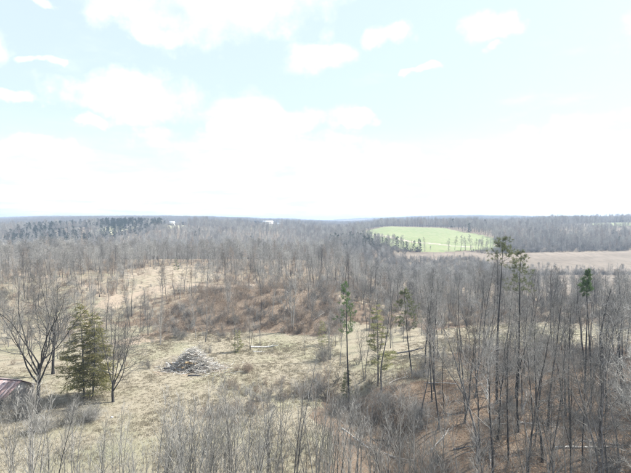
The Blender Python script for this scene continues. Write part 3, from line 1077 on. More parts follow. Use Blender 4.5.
STANDS = [[(-385, 590), (-250, 620), (-235, 760), (-290, 900), (-480, 900), (-440, 720)],
          [(-660, 700), (-560, 690), (-545, 790), (-650, 820)],
          [(-345, 520), (-285, 500), (-270, 600), (-320, 640)],
          [(10, 470), (60, 448), (84, 452), (62, 510), (55, 560), (12, 560)],
          [(78, 448), (96, 436), (104, 446), (88, 470)],
          [(230, 1500), (560, 1500), (640, 1750), (260, 1800)],
          [(700, 1300), (1050, 1250), (1100, 1450), (720, 1500)],
          [(-900, 2300), (-300, 2300), (-200, 2600), (-900, 2700)]]


cand = []
# near woods on the right, down to the lower edge
R_WOODS = wp([(352, 412), (420, 370), (470, 350), (560, 345), (640, 352), (760, 352)]) + [(125, 92), (80, 30), (22, 30), (20, 60)]


def poisson(n, xr, yr, accept, rmin, grid):
    out = []
    cell = {}
    xs = RNG.uniform(xr[0], xr[1], n); ys = RNG.uniform(yr[0], yr[1], n)
    ok = accept(xs, ys)
    rm = rmin(xs, ys)
    for x, y, o, r in zip(xs, ys, ok, rm):
        if not o:
            continue
        kx, ky = int(x // grid), int(y // grid)
        bad = False
        for i in range(kx - 1, kx + 2):
            for j in range(ky - 1, ky + 2):
                for (a, b) in cell.get((i, j), ()):
                    if (a - x) ** 2 + (b - y) ** 2 < r * r:
                        bad = True; break
                if bad: break
            if bad: break
        if not bad:
            cell.setdefault((kx, ky), []).append((x, y)); out.append((x, y))
    return np.array(out)


def wedge(x, y, m=1.0):
    return np.abs(x) < 0.72 * y * m + 12


near = poisson(9000, (0, 120), (40, 135), lambda x, y: nz_poly(x, y, R_WOODS, 3, 8) & (seg_dist(x, y, GULLY) > 3.5) & wedge(x, y)
               & (RNG.random(len(x)) < 0.75), lambda x, y: np.where(y > 84, 4.2, 3.2), 4.2)


def mid_ok(x, y):
    r = np.hypot(x, y)
    ok = wedge(x, y) & (y > 100)
    for p in (CLEARING, STRIP, BARE_DIRT, MEADOW, BAND, GREEN, SMALL_GREEN):
        ok &= ~nz_poly(x, y, p, 5, 14)
    ok &= ~nz_poly(x, y, R_WOODS, 1, 8)
    for p in FAR_OPEN:
        ok &= ~nz_poly(x, y, p, 14, 60)
    for tk in (track, track2):
        ok &= (seg_dist(x, y, tk) > 4) & ((seg_dist(x, y + 9, tk) > 6) | (RNG.random(len(x)) < 0.3))
    for p in STANDS[:4]:
        ok &= ~(nz_poly(x, y, p, 10, 30) & (RNG.random(len(x)) < 0.8))
    dens = np.ones(len(x))
    dens[nz_poly(x, y, KNOLL, 5, 10)] = 0.07
    dens[nz_poly(x, y, SCRUB, 9, 14)] = 0.30
    dens *= np.clip(1.0 + 1.0 * fbm(x / 30, y / 30), 0.25, 1.0)
    dens[(r < 225) & (x < 25)] *= 0.36
    return ok & (RNG.random(len(x)) < dens)


mid1 = poisson(26000, (-240, 240), (100, 300), mid_ok, lambda x, y: 3.0 + 0.003 * y, 5.0)
hx2 = RNG.uniform(130, 350, 110)
hedge_row = np.stack([hx2, 345 + 10 * np.sin(hx2 / 40) + RNG.normal(size=110) * 6], 1)[(fbm(hx2 / 25, hx2 * 0) > -0.1)]
mid2 = poisson(140000, (-720, 720), (300, 950), mid_ok, lambda x, y: 2.7 + 0.0026 * y, 6.0)


def clear_of(P):
    keep = np.ones(len(P), bool)
    for (a, b, r) in KEEP_OUT:
        keep &= np.hypot(P[:, 0] - a, P[:, 1] - b) > r
    uc = U0 + F_PX * P[:, 0] / P[:, 1]
    for (u, y0, y1) in VIEW_GAPS:
        keep &= ~((np.abs(uc - u) < 9) & (P[:, 1] > y0) & (P[:, 1] < y1))
    return P[keep]


mid2 = np.concatenate([mid2, hedge_row])
near = clear_of(near); mid1 = clear_of(mid1)
trees = []
for (x, y) in near:
    trees.append((x, y, RNG.uniform(12.5, 20.5) if RNG.random() < 0.75 else RNG.uniform(6, 12)))
for (x, y) in mid1:
    h = RNG.uniform(8.0, 14.5)
    if x / y > 0.1 and y > 150:
        h = RNG.uniform(8.0, 13.5)
    if RNG.random() < 0.35:
        h *= RNG.uniform(0.45, 0.75)
    trees.append((x, y, h))
T = np.array(trees)
tz = terrain(T[:, 0], T[:, 1])
uu, vv = project(T[:, 0], T[:, 1], tz + T[:, 2] * 0.6)
app = T[:, 2] / T[:, 1] * F_PX
app[(uu < 0) | (uu > 631)] = 0
order = np.argsort(-app)
SOLO = order[:290]
solo = set(SOLO.tolist())
# labels: size, look, and the count along the row from the nearest landmark
info = {}
for i in SOLO:
    k = int(RNG.integers(0, len(FOREST)))
    best = min(range(len(LAND)), key=lambda q: abs(LAND[q][1] - uu[i]) + 0.7 * abs(LAND[q][2] - vv[i]))
    side = 'right of' if uu[i] > LAND[best][1] else 'left of'
    info[i] = (k, best, side)
ORD = ['first', 'second', 'third', 'fourth', 'fifth', 'sixth', 'seventh', 'eighth', 'ninth', 'tenth', 'eleventh', 'twelfth',
       'thirteenth', 'fourteenth', 'fifteenth', 'sixteenth', 'seventeenth', 'eighteenth', 'nineteenth', 'twentieth']
buck = {}
for i in SOLO:
    k, b, s = info[i]
    size = 'tall' if T[i, 2] > 15.5 else ('medium' if T[i, 2] > 10.5 else 'short')
    buck.setdefault((b, s, size, FOREST[k][2]), []).append(i)
for (b, s, size, look), ids in buck.items():
    ids.sort(key=lambda i: abs(uu[i] - LAND[b][1]))
    for n, i in enumerate(ids):
        k = info[i][0]
        nth = '' if len(ids) == 1 else ', %s counting outward' % ORD[min(n, 19)]
        lab = '%s %s bare tree %s %s%s' % (size, look, s, LAND[b][0], nth)
        parts, H0, _ = FOREST[k]
        plant('bare_tree', parts, float(T[i, 0]), float(T[i, 1]), float(RNG.uniform(0, 6.28)), float(T[i, 2] / H0), lab, 'tree',
              'bare trees of the woods')
rest = np.array([i for i in range(len(T)) if i not in solo])
pts = np.concatenate([np.stack([T[rest, 0], T[rest, 1], tz[rest] - 0.1], 1),
                      np.stack([mid2[:, 0], mid2[:, 1], terrain(mid2[:, 0], mid2[:, 1]) - 0.1], 1)])
h2 = RNG.uniform(8.0, 15.5, len(mid2)) * np.clip(1 + 0.5 * fbm(mid2[:, 0] / 50, mid2[:, 1] / 50), 0.6, 1.3)
a2 = mid2[:, 0] / mid2[:, 1]
h2[(a2 > 0.05) & (mid2[:, 1] < 440)] *= 0.55
h2[(a2 > 0.5) & (mid2[:, 1] > 560) & (mid2[:, 1] < 740)] *= 0.6
hh = np.concatenate([T[rest, 2], h2]) / 15.0
n = len(pts)
wide = hh * RNG.uniform(0.85, 1.35, n)
scatter('bare_woodland', 'grey leafless woodland covering the middle distance', 'woodland', pts, RNG.uniform(0, 6.28, n),
        np.stack([wide, wide, hh], 1), RNG.integers(0, len(MID), n), MID)

# ------------------------------------------------------------------ far woods and dark pine stands
def far_ok(x, y):
    ok = np.abs(x) < 0.74 * y + 40
    for p in (SMALL_GREEN, GREEN) + tuple(FAR_OPEN):
        ok &= ~nz_poly(x, y, p, 14, 60)
    ok &= fbm(x / 340 + 60, y / 520 + 7, 2) < 0.42
    return ok


f1 = poisson(26000, (-2000, 2000), (900, 2600), far_ok, lambda x, y: 10 + 0.003 * y, 20.0)
f2 = poisson(20000, (-5200, 5200), (2600, 7200), far_ok, lambda x, y: 25 + 0.004 * y, 58.0)
FW = np.concatenate([f1, f2])
fs = np.concatenate([RNG.uniform(0.8, 1.15, len(f1)), RNG.uniform(0.7, 1.0, len(f2))])
fxy = np.concatenate([np.full(len(f1), 1.1), np.full(len(f2), 2.6)])
scatter('far_woodland', 'hazy blue-grey leafless woods on the rolling far hills', 'woodland',
        np.stack([FW[:, 0], FW[:, 1], terrain(FW[:, 0], FW[:, 1]) - 0.2], 1), RNG.uniform(0, 6.28, len(FW)),
        np.stack([fxy, fxy, fs], 1), RNG.integers(0, len(FAR), len(FW)), FAR)

def pine_ok(x, y):
    ok = np.zeros(len(x), bool)
    for p in STANDS:
        ok |= nz_poly(x, y, p, 25 if p[0][1] > 600 else 6, 60 if p[0][1] > 600 else 20)
    ok &= (fbm(x / 60 + 5, y / 60) > -0.08) | (y < 560)
    r = RNG.random(len(x)) < 0.008 * (fbm(x / 200, y / 200) > 0.1)
    return (ok | r) & (np.abs(x) < 0.74 * y + 40) & ~nz_poly(x, y, GREEN, 2, 20) & ~in_poly(x, y, SMALL_GREEN) & (y > 260)


pn = poisson(130000, (-1000, 1150), (300, 2700), pine_ok, lambda x, y: 4.0 + 0.0022 * y, 11.0)
psz = RNG.uniform(0.6, 1.0, len(pn))
psz[(pn[:, 1] < 600)] *= 0.85
scatter('pine_woodland', 'dark blue-green pine stands on the far slopes', 'woodland',
        np.stack([pn[:, 0], pn[:, 1], terrain(pn[:, 0], pn[:, 1]) - 0.2], 1), RNG.uniform(0, 6.28, len(pn)), psz,
        RNG.integers(0, 3, len(pn)), FPINE)

# the row of trees at the foot of the green field
FIELD_TREES = [(449, 12), (455, 13.5), (461, 15), (466, 13), (471, 15), (476, 12), (481, 13.5), (487, 11)]
names = ['leftmost', 'second', 'third', 'fourth', 'fifth', 'sixth', 'seventh', 'rightmost']
for k, (u, h) in enumerate(FIELD_TREES):
    y = 447 + 4 * math.sin(k * 2.1)
    x = (u - U0) / F_PX * y
    parts = [('trunk', MIDT[0]), ('crown', MIDT[1])] if k and 'MIDT' in globals() else None
    if parts is None:
        tr, cr = forest_tree(930, 15.0, 0.0, 0.35, 20, 5, 5, 0.22, 1.6, 3.4, False, 1)
        MIDT = (tr.mesh('field_tree_trunk', M['bark_dark'], True), cr.mesh('field_tree_crown', M['twig_dark']))
        parts = [('trunk', MIDT[0]), ('crown', MIDT[1])]
    plant('bare_tree', parts, x, y, k * 1.3, h / 15.0,
          '%s bare tree of the row at the foot of the green field%s' % (names[k], '' if k in (0, 7) else ' from the left'), 'tree', 'row of trees below the green field')

# ------------------------------------------------------------------ young trees in the foreground
YOUNG = [(6, 47, 398), (20, 50, 405), (46, 46, 392), (60, 52, 418), (97, 50, 415), (104, 45, 428), (118, 50, 405), (132, 44, 440),
         (152, 50, 386), (166, 47, 400), (181, 49, 372), (188, 46, 380), (197, 52, 390), (207, 45, 398), (218, 50, 382), (232, 47, 374),
         (243, 50, 388), (252, 46, 378), (264, 50, 384), (285, 47, 372), (292, 50, 355), (316, 52, 362), (322, 47, 398), (338, 52, 378),
         (352, 44, 402), (368, 50, 390), (390, 46, 410), (409, 52, 392), (430, 47, 415), (447, 50, 388), (468, 45, 425), (492, 48, 410),
         (512, 46, 430), (534, 50, 405), (556, 46, 425), (575, 49, 410), (598, 45, 430), (617, 50, 402)]
YOUNG += [(u, 41 + (u * 7) % 13, 372 + (u * 13) % 55) for u in (30, 70, 84, 143, 159, 172, 176, 192, 203, 213, 226, 238, 258, 272, 300, 308, 330, 345, 360, 380, 399, 421)]
YOUNG += [(u, 40 + (u * 5) % 12, 378 + (u * 11) % 60) for u in (2, 38, 147, 169, 185, 200, 222, 248, 268, 326)]
cnt = 0
for k, (u, y, vt) in enumerate(sorted(YOUNG)):
    y = y + RNG.uniform(-1, 1)
    x = (u - U0) / F_PX * y
    h = CAM_Z - (vt - V_EYE) / F_PX * y - float(terrain(x, y))
    kind = int(RNG.integers(0, 4))
    form = ['single-stemmed', 'twin-stemmed', 'three-stemmed', 'many-stemmed'][kind]
    where = ('below the red-roofed house' if u < 70 else 'on the lawn below the olive evergreen' if u < 140 else
             'on the dry grass below the brush pile' if u < 275 else 'beside the gully' if u < 430 else 'in the brush of the right woods')
    WORDS = ORD + [w for a, b in (('twenty', 'thirtieth'), ('thirty', 'fortieth'), ('forty', 'fiftieth'), ('fifty', 'sixtieth'), ('sixty', 'seventieth'), ('seventy', 'eightieth'), ('eighty', 'ninetieth'), ('ninety', '')) for w in ['%s-%s' % (a, q) for q in ORD[:9]] + [b]]
    where = {'below the red-roofed house': 'below the house', 'on the lawn below the olive evergreen': 'below the olive evergreen',
             'on the dry grass below the brush pile': 'below the brush pile'}.get(where, where)
    lab = 'pale %s young tree %s, %s along the lower edge' % (form, where, WORDS[cnt])
    cnt += 1
    plant('young_tree', SAPL[kind], x, y, RNG.uniform(0, 6.28), h / 12.0, lab, 'young tree', 'young trees in the foreground')

# scattered young trees on the clearing and knoll
more = [(235, 352, 300), (250, 350, 305), (205, 342, 292), (196, 338, 285), (160, 345, 300), (292, 330, 268), (310, 326, 275), (272, 322, 262),
        (228, 318, 268), (148, 335, 290), (260, 345, 318), (330, 360, 310), (305, 355, 325), (365, 380, 318), (340, 366, 300), (432, 352, 296), (445, 340, 292),
        (288, 315, 262), (92, 330, 280), (128, 335, 284), (20, 345, 290), (70, 340, 296)]
for k, (u, v, vt) in enumerate(sorted(more)):
    x, y, h = place(u, v, vt)
    kind = k % 3
    where = ('left of the bare dirt patch' if u < 130 else 'around the pale brush pile' if u < 262 else 'on or below the rusty knoll' if u < 335 else 'by the dry grass strip')
    lab = 'thin %s young tree %s, %s from the left' % (['single-stemmed', 'twin-stemmed', 'three-stemmed'][kind], where, (ORD + ['twenty-first', 'twenty-second'])[k])
    plant('young_tree', SAPL[kind], x, y, RNG.uniform(0, 6.28), h / 12.0, lab, 'young tree', 'young trees on the clearing')

# ------------------------------------------------------------------ shrubs that can be told apart
SH = [(10, 416, 6.0, 4.6, 'twig', 'grey leafless thicket in front of the red-roofed house'),
      (27, 417, 3.6, 3.6, 'twig', 'grey thicket covering the end wall of the red-roofed house'),
      (44, 428, 4.2, 2.6, 'twig', 'grey bush right of the house, below the big spreading tree'),
      (72, 424, 4.6, 2.8, 'twig_dark', 'dark tangled bush below the olive evergreen'),
      (92, 420, 3.6, 2.2, 'twig', 'grey low bush at the foot of the low-forking tree'),
      (326, 362, 4.6, 3.4, 'twig', 'rounded grey bush on the dry grass left of the middle pine'),
      (308, 395, 4.0, 2.6, 'twig', 'grey bush at the left rim of the gully'),
      (342, 418, 4.4, 3.0, 'twig_dark', 'dark brushy bush in the gully mouth'),
      (388, 405, 4.6, 3.6, 'twig', 'grey bush below the sparse olive evergreen'),
      (420, 425, 5.0, 3.8, 'twig', 'grey bush right of the gully'),
      (182, 338, 4.0, 2.4, 'twig', 'grey bush behind the left end of the brush pile'),
      (248, 372, 3.4, 1.8, 'twig_brown', 'brown low bush right of the brush pile'),
      (545, 350, 3.4, 3.0, 'twig_brown', 'rusty brown bush in the right woods by the grass strip'),
      (505, 372, 3.6, 3.0, 'twig_dark', 'dark bush at the foot of the second tallest pine')]
for k, (u, v, w, h, m, lab) in enumerate(SH):
    x, y = ground(u, v)
    gq = Geo()
    rng = np.random.default_rng(1000 + k)
    for q in range(5):
        gq.merge(shrub_geo(1000 + 10 * k + q, h, 14, 8, 5, 0.03, 1.0), (rng.normal() * w * 0.26, rng.normal() * w * 0.2, 0), rng.uniform(0.7, 1.0))
    e = empty('shrub', x, y, 0)
    obj('stems', gq.mesh('shrub_stems', M[m]), e)
    tag(e, lab, 'shrub', 'bushes one can tell apart')

# ------------------------------------------------------------------ undergrowth, grass, leaf litter (uncountable)
def brush_pts(n, xr, yr, ok):
    x = RNG.uniform(xr[0], xr[1], n); y = RNG.uniform(yr[0], yr[1], n)
    m = ok(x, y) & wedge(x, y)
    return np.stack([x[m], y[m]], 1)


b1 = brush_pts(7000, (-10, 130), (34, 135), lambda x, y: nz_poly(x, y, R_WOODS, 4, 8) & (RNG.random(len(x)) < 0.5 + 0.7 * fbm(x / 9, y / 9)))
b2 = brush_pts(4800, (-70, 40), (105, 190), lambda x, y: nz_poly(x, y, KNOLL, 6, 10))
b3 = brush_pts(10500, (-200, 60), (92, 260), lambda x, y: (~nz_poly(x, y, BARE_DIRT, 5, 10) | (RNG.random(len(x)) < 0.25)) & ~nz_poly(x, y, CLEARING, 4, 9) & ~nz_poly(x, y, KNOLL, 5, 10)
               & ~in_poly(x, y, STRIP) & (seg_dist(x, y, track) > 3) & (seg_dist(x, y, track2) > 3) & (RNG.random(len(x)) < 0.4 + 0.9 * fbm(x / 12, y / 12)))
b4 = brush_pts(2200, (0, 140), (125, 200), lambda x, y: ~nz_poly(x, y, STRIP, 3, 9) & ~nz_poly(x, y, R_WOODS, 3, 9) & ~in_poly(x, y, CLEARING))
b5 = brush_pts(5200, (-70, 12), (42, 125), lambda x, y: in_poly(x, y, CLEARING) & (fbm(x / 12 + 3, y / 12) > 0.12 + 0.35 * (x < -18) * (y < 85)))
HEDGE = [(135, 322), (190, 330), (260, 318), (330, 330)]
b6 = np.concatenate([
    brush_pts(3000, (130, 335), (305, 345), lambda x, y: seg_dist(x, y, HEDGE) < 2.2 + 3.5 * np.maximum(fbm(x / 14, y / 14), 0)),
    brush_pts(9000, (20, 380), (285, 560), lambda x, y: ~nz_poly(x, y, MEADOW, 5, 14) & ~nz_poly(x, y, GREEN, 3, 14) & ~nz_poly(x, y, BAND, 5, 14)),
    brush_pts(500, (130, 340), (420, 446), lambda x, y: seg_dist(x, y, [(150, 432), (200, 440), (300, 446)]) < 6)])
b8 = brush_pts(800, (-4, 24), (40, 92), lambda x, y: seg_dist(x, y, GULLY) < 5.0 + 9 * fbm(x / 6, y / 6))
BP = np.concatenate([b1, b2, b3, b4, b5, b6, b8])
pick = np.concatenate([RNG.choice([0, 1, 2, 7, 7, 3, 6], len(b1)), RNG.choice([0, 3, 4, 6, 8, 6, 7, 5], len(b2)), RNG.choice([0, 1, 6, 3, 7, 8], len(b3)),
                       RNG.choice([0, 1, 3], len(b4)), RNG.choice([0, 7, 6, 4], len(b5)), RNG.choice([1, 2, 7, 5], len(b6)), RNG.choice([3, 5, 7, 7, 6], len(b8))])
bs = 0.35 + 0.9 * RNG.random(len(BP)) ** 1.5; n4 = len(b1) + len(b2) + len(b3) + len(b4)
bs[n4:n4 + len(b5)] *= 0.6
bs[n4 + len(b5):n4 + len(b5) + len(b6)] *= 1.7
bs[:len(b1)] *= 1.1
scatter('undergrowth', 'low grey and rusty leafless brush covering woods floor and knoll', 'undergrowth',
        np.stack([BP[:, 0], BP[:, 1], terrain(BP[:, 0], BP[:, 1])], 1), RNG.uniform(0, 6.28, len(BP)), bs, pick, SHRUB)

t1 = brush_pts(45000, (-80, 60), (38, 140), lambda x, y: nz_poly(x, y, CLEARING, 5, 9) | nz_poly(x, y, STRIP, 5, 9))
t2 = brush_pts(7000, (0, 110), (110, 150), lambda x, y: nz_poly(x, y, STRIP, 5, 9))
TP = np.concatenate([t1, t2])
scatter('dry_grass', 'short straw-coloured winter grass on the clearing', 'grass',
        np.stack([TP[:, 0], TP[:, 1], terrain(TP[:, 0], TP[:, 1])], 1), RNG.uniform(0, 6.28, len(TP)),
        RNG.uniform(0.5, 1.2, len(TP)) * np.clip(0.9 + fbm(TP[:, 0] / 6, TP[:, 1] / 6), 0.3, 1.5), RNG.integers(0, 3, len(TP)), TUFT)
l1 = brush_pts(16000, (-10, 130), (34, 135), lambda x, y: nz_poly(x, y, R_WOODS, 4, 8))
l2 = brush_pts(5000, (-70, 40), (105, 190), lambda x, y: nz_poly(x, y, KNOLL, 6, 10))
LP = np.concatenate([l1, l2])
scatter('leaf_litter', 'rusty fallen leaves caught on the woods floor', 'leaves',
        np.stack([LP[:, 0], LP[:, 1], terrain(LP[:, 0], LP[:, 1])], 1), RNG.uniform(0, 6.28, len(LP)), RNG.uniform(0.6, 1.3, len(LP)),
        RNG.integers(0, 2, len(LP)), LITTER)

# ------------------------------------------------------------------ fallen logs
def log_parts(seed, L, r, m, stubs=5, twigs=True):
    rng = np.random.default_rng(seed)
    a, b = Geo(), Geo()
    P = grow(rng, np.array([[-L / 2, 0, 0]]), np.array([[1.0, 0, 0]]), np.array([L]), 8, 0.09, 0.0)
    P[:, :, 2] *= 0.4
    R = taper(np.array([r]), np.array([r * 0.45]), 9)
    tubes(a, P, R, 7)
    for e, q in ((0, 0), (8, 1)):                       # sawn or broken ends
        ring = np.arange(7) + e * 7
        V = np.concatenate(a.v)[ring]
        a.add(np.concatenate([V, V.mean(0, keepdims=True)]), [[i, (i + 1) % 7, 7] if q else [(i + 1) % 7, i, 7] for i in range(7)])
    s, d, rr, t = spawn(rng, P, R, stubs, 0.3, 1.0, 35, 70)
    d[:, 2] = np.abs(d[:, 2])
    P1 = grow(rng, s, d, rng.uniform(0.4, 0.28 * L, stubs), 4, 0.14, 0.02)
    R1 = taper(rr * 0.45, np.full(stubs, 0.012), 5)
    tubes(b, P1, R1, 4)
    if twigs:
        s, d, rr, t = spawn(rng, P1, R1, 4, 0.3, 1.0, 30, 60)
        tubes(b, grow(rng, s, d, rng.uniform(0.2, 1.0, len(t)), 2, 0.2, 0.0), taper(np.full(len(t), 0.013), np.full(len(t), 0.006), 3), 3)
    return [('trunk', a.mesh('log_trunk', M[m], True)), ('branches', b.mesh('log_branches', M[m]))]


def log(u, v, L, r, rz, m, label, seed, tilt=0.0, lift=0.0, group='fallen logs in the woods'):
    x, y = ground(u, v)
    e = empty('fallen_log', x, y, rz, 1.0)
    for pn, me in log_parts(seed, L, r, m):
        obj(pn, me, e)
    c, s = math.cos(rz), math.sin(rz)
    z0 = float(terrain(x - c * L * 0.4, y - s * L * 0.4)); z1 = float(terrain(x + c * L * 0.4, y + s * L * 0.4))
    e.rotation_euler = (0, -math.atan2(z1 - z0, L * 0.8) - tilt, rz)
    e.location.z = (z0 + z1) / 2 + r * 0.3 + lift + abs(math.sin(tilt)) * L * 0.42
    return tag(e, label, 'log', group)


LOGS = [(215, 348, 0, 0, 0, '', '')][:0]
LOGS = [
    (265, 347, 6.5, 0.32, 0.12, 'dead_wood', 'pale thick log lying on the grass below the rusty knoll', 0),
    (318, 318, 4.5, 0.2, 0.7, 'dead_wood', 'pale log poking out of the rusty knoll', 0.15),
    (196, 376, 3.0, 0.24, 0.05, 'dark_shade_wood', 'dark log lying alone in front of the brush pile', 0),
    (486, 396, 4.2, 0.2, 1.4, 'dead_wood', 'pale broken trunk leaning steeply near the tallest pine', 0.9),
    (493, 462, 3.2, 0.16, 1.0, 'dead_wood', 'short pale log at the lower edge of the right woods', 0.2),
    (526, 405, 4.0, 0.18, 0.9, 'dead_wood', 'pale log propped up right of the second tallest pine', 0.5),
    (545, 425, 7.5, 0.22, -0.25, 'dead_wood', 'long pale log lying across the leaf-strewn bank', 0),
    (590, 450, 8.5, 0.24, -0.12, 'dead_wood', 'longest pale log under the kinked dark tree', 0),
    (605, 443, 6.0, 0.2, -0.2, 'bark', 'grey log just above the longest pale log', 0),
    (620, 432, 5.0, 0.2, -0.4, 'dead_wood', 'pale log near the right edge of the woods floor', 0),
    (466, 447, 3.4, 0.17, 0.1, 'dark_shade_wood', 'short dark log lying level on brown leaves', 0),
    (610, 468, 4.0, 0.18, -1.1, 'dead_wood', 'pale log pointing at the camera in the lower right corner', 0),
    (535, 345, 3.5, 0.2, 0.8, 'dead_wood', 'pale bent log at the back of the right woods', 0.4),
    (360, 440, 6.5, 0.2, -0.7, 'dead_wood', 'long pale log sliding into the gully from the left', 0),
    (372, 452, 7.0, 0.17, -0.8, 'dead_wood', 'pale log lying along the bottom of the gully', 0),
    (388, 446, 6.0, 0.16, -0.55, 'bark', 'grey log crossing the middle of the gully', 0.08),
    (350, 428, 5.0, 0.15, -0.95, 'dead_wood', 'thin pale log at the head of the gully', 0.1),
    (402, 462, 6.0, 0.18, -0.75, 'dead_wood', 'pale log at the lower end of the gully', 0),
    (366, 422, 3.0, 0.12, 1.2, 'dead_wood', 'thin upright pale branch stuck in the gully head', 0.8),
    (410, 352, 6.5, 0.24, 0.35, 'dark_shade_wood', 'dark log heap edge left of the dry grass strip', 0.05),
    (402, 356, 5.0, 0.2, 0.3, 'bark', 'grey log beside the dark one at the grass strip', 0),
    (425, 372, 5.0, 0.16, 0.5, 'dead_wood', 'pale log behind the leaning pine foot', 0.1),
    (440, 385, 5.5, 0.16, -0.5, 'dead_wood', 'pale slanting log on the near edge of the grass strip', 0.1),
    (398, 380, 4.5, 0.15, 0.6, 'dead_wood', 'pale log at the foot of the leaning pine', 0.15),
    (520, 455, 5.0, 0.16, 0.4, 'bark', 'grey log low in the middle of the right woods', 0),
    (560, 400, 5.5, 0.16, 0.15, 'dead_wood', 'pale log across the bank below the narrow bright-green pine', 0),
    (575, 418, 4.5, 0.15, 0.5, 'bark', 'grey log leaning between dark trunks on the bank', 0.3),
    (455, 415, 5.0, 0.15, -0.3, 'bark', 'grey log in the brush left of the tallest pine', 0),
    (440, 440, 4.5, 0.15, 0.8, 'dead_wood', 'pale log in the brush right of the gully', 0.05),
    (508, 425, 5.5, 0.15, 0.1, 'dead_wood', 'pale thin log level below the two tall pines', 0),
    (556, 362, 5.0, 0.15, -2.2, 'dark_shade_wood', 'dark dead trunk leaning left of the narrow bright-green pine', 0.75),
    (285, 312, 3.6, 0.14, 2.4, 'dead_wood', 'thin pale log in the middle of the rusty knoll', 0.3),
    (300, 325, 4.0, 0.14, 0.3, 'dead_wood', 'pale log low on the right of the rusty knoll', 0.1),
    (232, 322, 3.6, 0.13, -0.5, 'dead_wood', 'pale log low on the left of the rusty knoll', 0.15),
    (255, 308, 3.2, 0.12, 0.9, 'dark_shade_wood', 'dark log sticking up from the rusty knoll', 0.5),
    (262, 352, 4.2, 0.2, -0.15, 'dead_wood', 'second pale log on the grass, nearer than the thick one', 0),
    (228, 372, 2.6, 0.14, 0.5, 'fresh_wood', 'orange-tan log lying right of the brush pile', 0),
    (165, 372, 2.8, 0.14, -0.3, 'dead_wood', 'pale log lying left of the brush pile', 0),
    (620, 392, 5.0, 0.16, 0.2, 'bark', 'grey log behind the kinked dark tree', 0.1),
]
for k, (u, v, L, r, rz, m, lab, tl) in enumerate(LOGS):
    log(u, v, L, r * 0.85, rz, m, lab, 1200 + k, tl)

# ------------------------------------------------------------------ brush pile
px, py = ground(193, 369)
pz = float(terrain(px, py))
rng = np.random.default_rng(77)
gq = Geo()
nb = 2200
S = np.stack([rng.normal(size=nb) * 2.4, rng.normal(size=nb) * 1.3, rng.random(nb) * 0.2], 1)
hgt = 4.4 * np.exp(-(S[:, 0] / 3.2) ** 2 - (S[:, 1] / 1.7) ** 2)
S[:, 2] += hgt * rng.random(nb) ** 0.6
far_ = rng.random(nb) < 0.08                      # debris strewn around the heap
S[far_, :2] *= 1.9; S[far_, 2] = 0.05
D = norm(np.stack([rng.normal(size=nb), rng.normal(size=nb) * 0.7, rng.normal(size=nb) * 0.35], 1))
Pb = grow(rng, S - D * 0.6, D, rng.uniform(0.8, 2.6, nb), 3, 0.15, -0.02)
Pb[:, :, 2] = np.maximum(Pb[:, :, 2], 0.03)
tubes(gq, Pb, taper(rng.uniform(0.015, 0.055, nb), np.full(nb, 0.012), 4), 4)
pm, pnt, pb = mat('pile_wood')
pg = nd(pnt, 'ShaderNodeNewGeometry')
rp = nd(pnt, 'ShaderNodeValToRGB', {'Fac': pg.outputs['Random Per Island']})
cr_ = rp.color_ramp
cr_.elements[0].color = (0.14, 0.13, 0.12, 1); cr_.elements[1].color = (0.68, 0.66, 0.61, 1)
for q, cc in ((0.10, (0.32, 0.29, 0.26, 1)), (0.3, (0.42, 0.35, 0.26, 1)), (0.45, (0.56, 0.54, 0.49, 1))):
    cr_.elements.new(q).color = cc
pnt.links.new(rp.outputs[0], pb.inputs['Base Color'])
bp = obj('brush_pile', gq.mesh('brush_pile', pm))
bp.location = (px, py, pz)
tag(bp, 'tangle of pale cut branches heaped on the dry grass', 'brush pile', None, 'stuff')
side_names = ['left', 'middle', 'right']
used = {}
for k in range(44):
    L = rng.uniform(1.8, 4.2); r = rng.uniform(0.09, 0.22)
    lx = rng.uniform(-4.2, 4.2)
    ly = rng.uniform(-1.7, 0.9)
    top = 3.4 * math.exp(-(lx / 2.9) ** 2) * math.exp(-(ly / 1.7) ** 2)
    m = 'dark_shade_wood' if lx < -1.3 and rng.random() < 0.4 else ('fresh_wood' if ly < -0.9 and lx < 1.2 else 'dead_wood')  # many left logs get dark wood: shaded side of the heap, put into colour
    if lx > 1.5 and rng.random() < 0.1: m = 'dark_shade_wood'
    colr = {'dark_shade_wood': 'dark-shaded', 'fresh_wood': 'orange-tan split', 'dead_wood': 'bleached pale'}[m]
    sec = side_names[0 if lx < -1.4 else 1 if lx < 1.4 else 2]
    lev = 'high on' if top > 1.5 else 'low in'
    key = (colr, sec, lev)
    used[key] = used.get(key, 0) + 1
    e = empty('cut_log', px + lx, py + ly, rng.uniform(-0.9, 0.9), 1.0)
    for pn, me in log_parts(1400 + k, L, r, m, 3, False):
        obj(pn, me, e)
    e.rotation_euler = (0, rng.normal() * 0.22, e.rotation_euler[2])
    e.location.z = pz + top * rng.uniform(0.55, 1.0) + 0.12
    n = used[key]
    tag(e, '%s log %s the %s of the brush pile%s' % (colr, lev, sec, '' if n == 1 else ', %s from the outside' % ORD[n - 1]), 'log', 'logs heaped in the brush pile')

# ------------------------------------------------------------------ house with the red roof
def box(x0, x1, y0, y1, z0, z1):
    gq = Geo()
    V = [(x, y, z) for z in (z0, z1) for (x, y) in ((x0, y0), (x1, y0), (x1, y1), (x0, y1))]
    gq.add(V, None, [[3, 2, 1, 0], [4, 5, 6, 7], [0, 1, 5, 4], [1, 2, 6, 5], [2, 3, 7, 6], [3, 0, 4, 7]])
    return gq


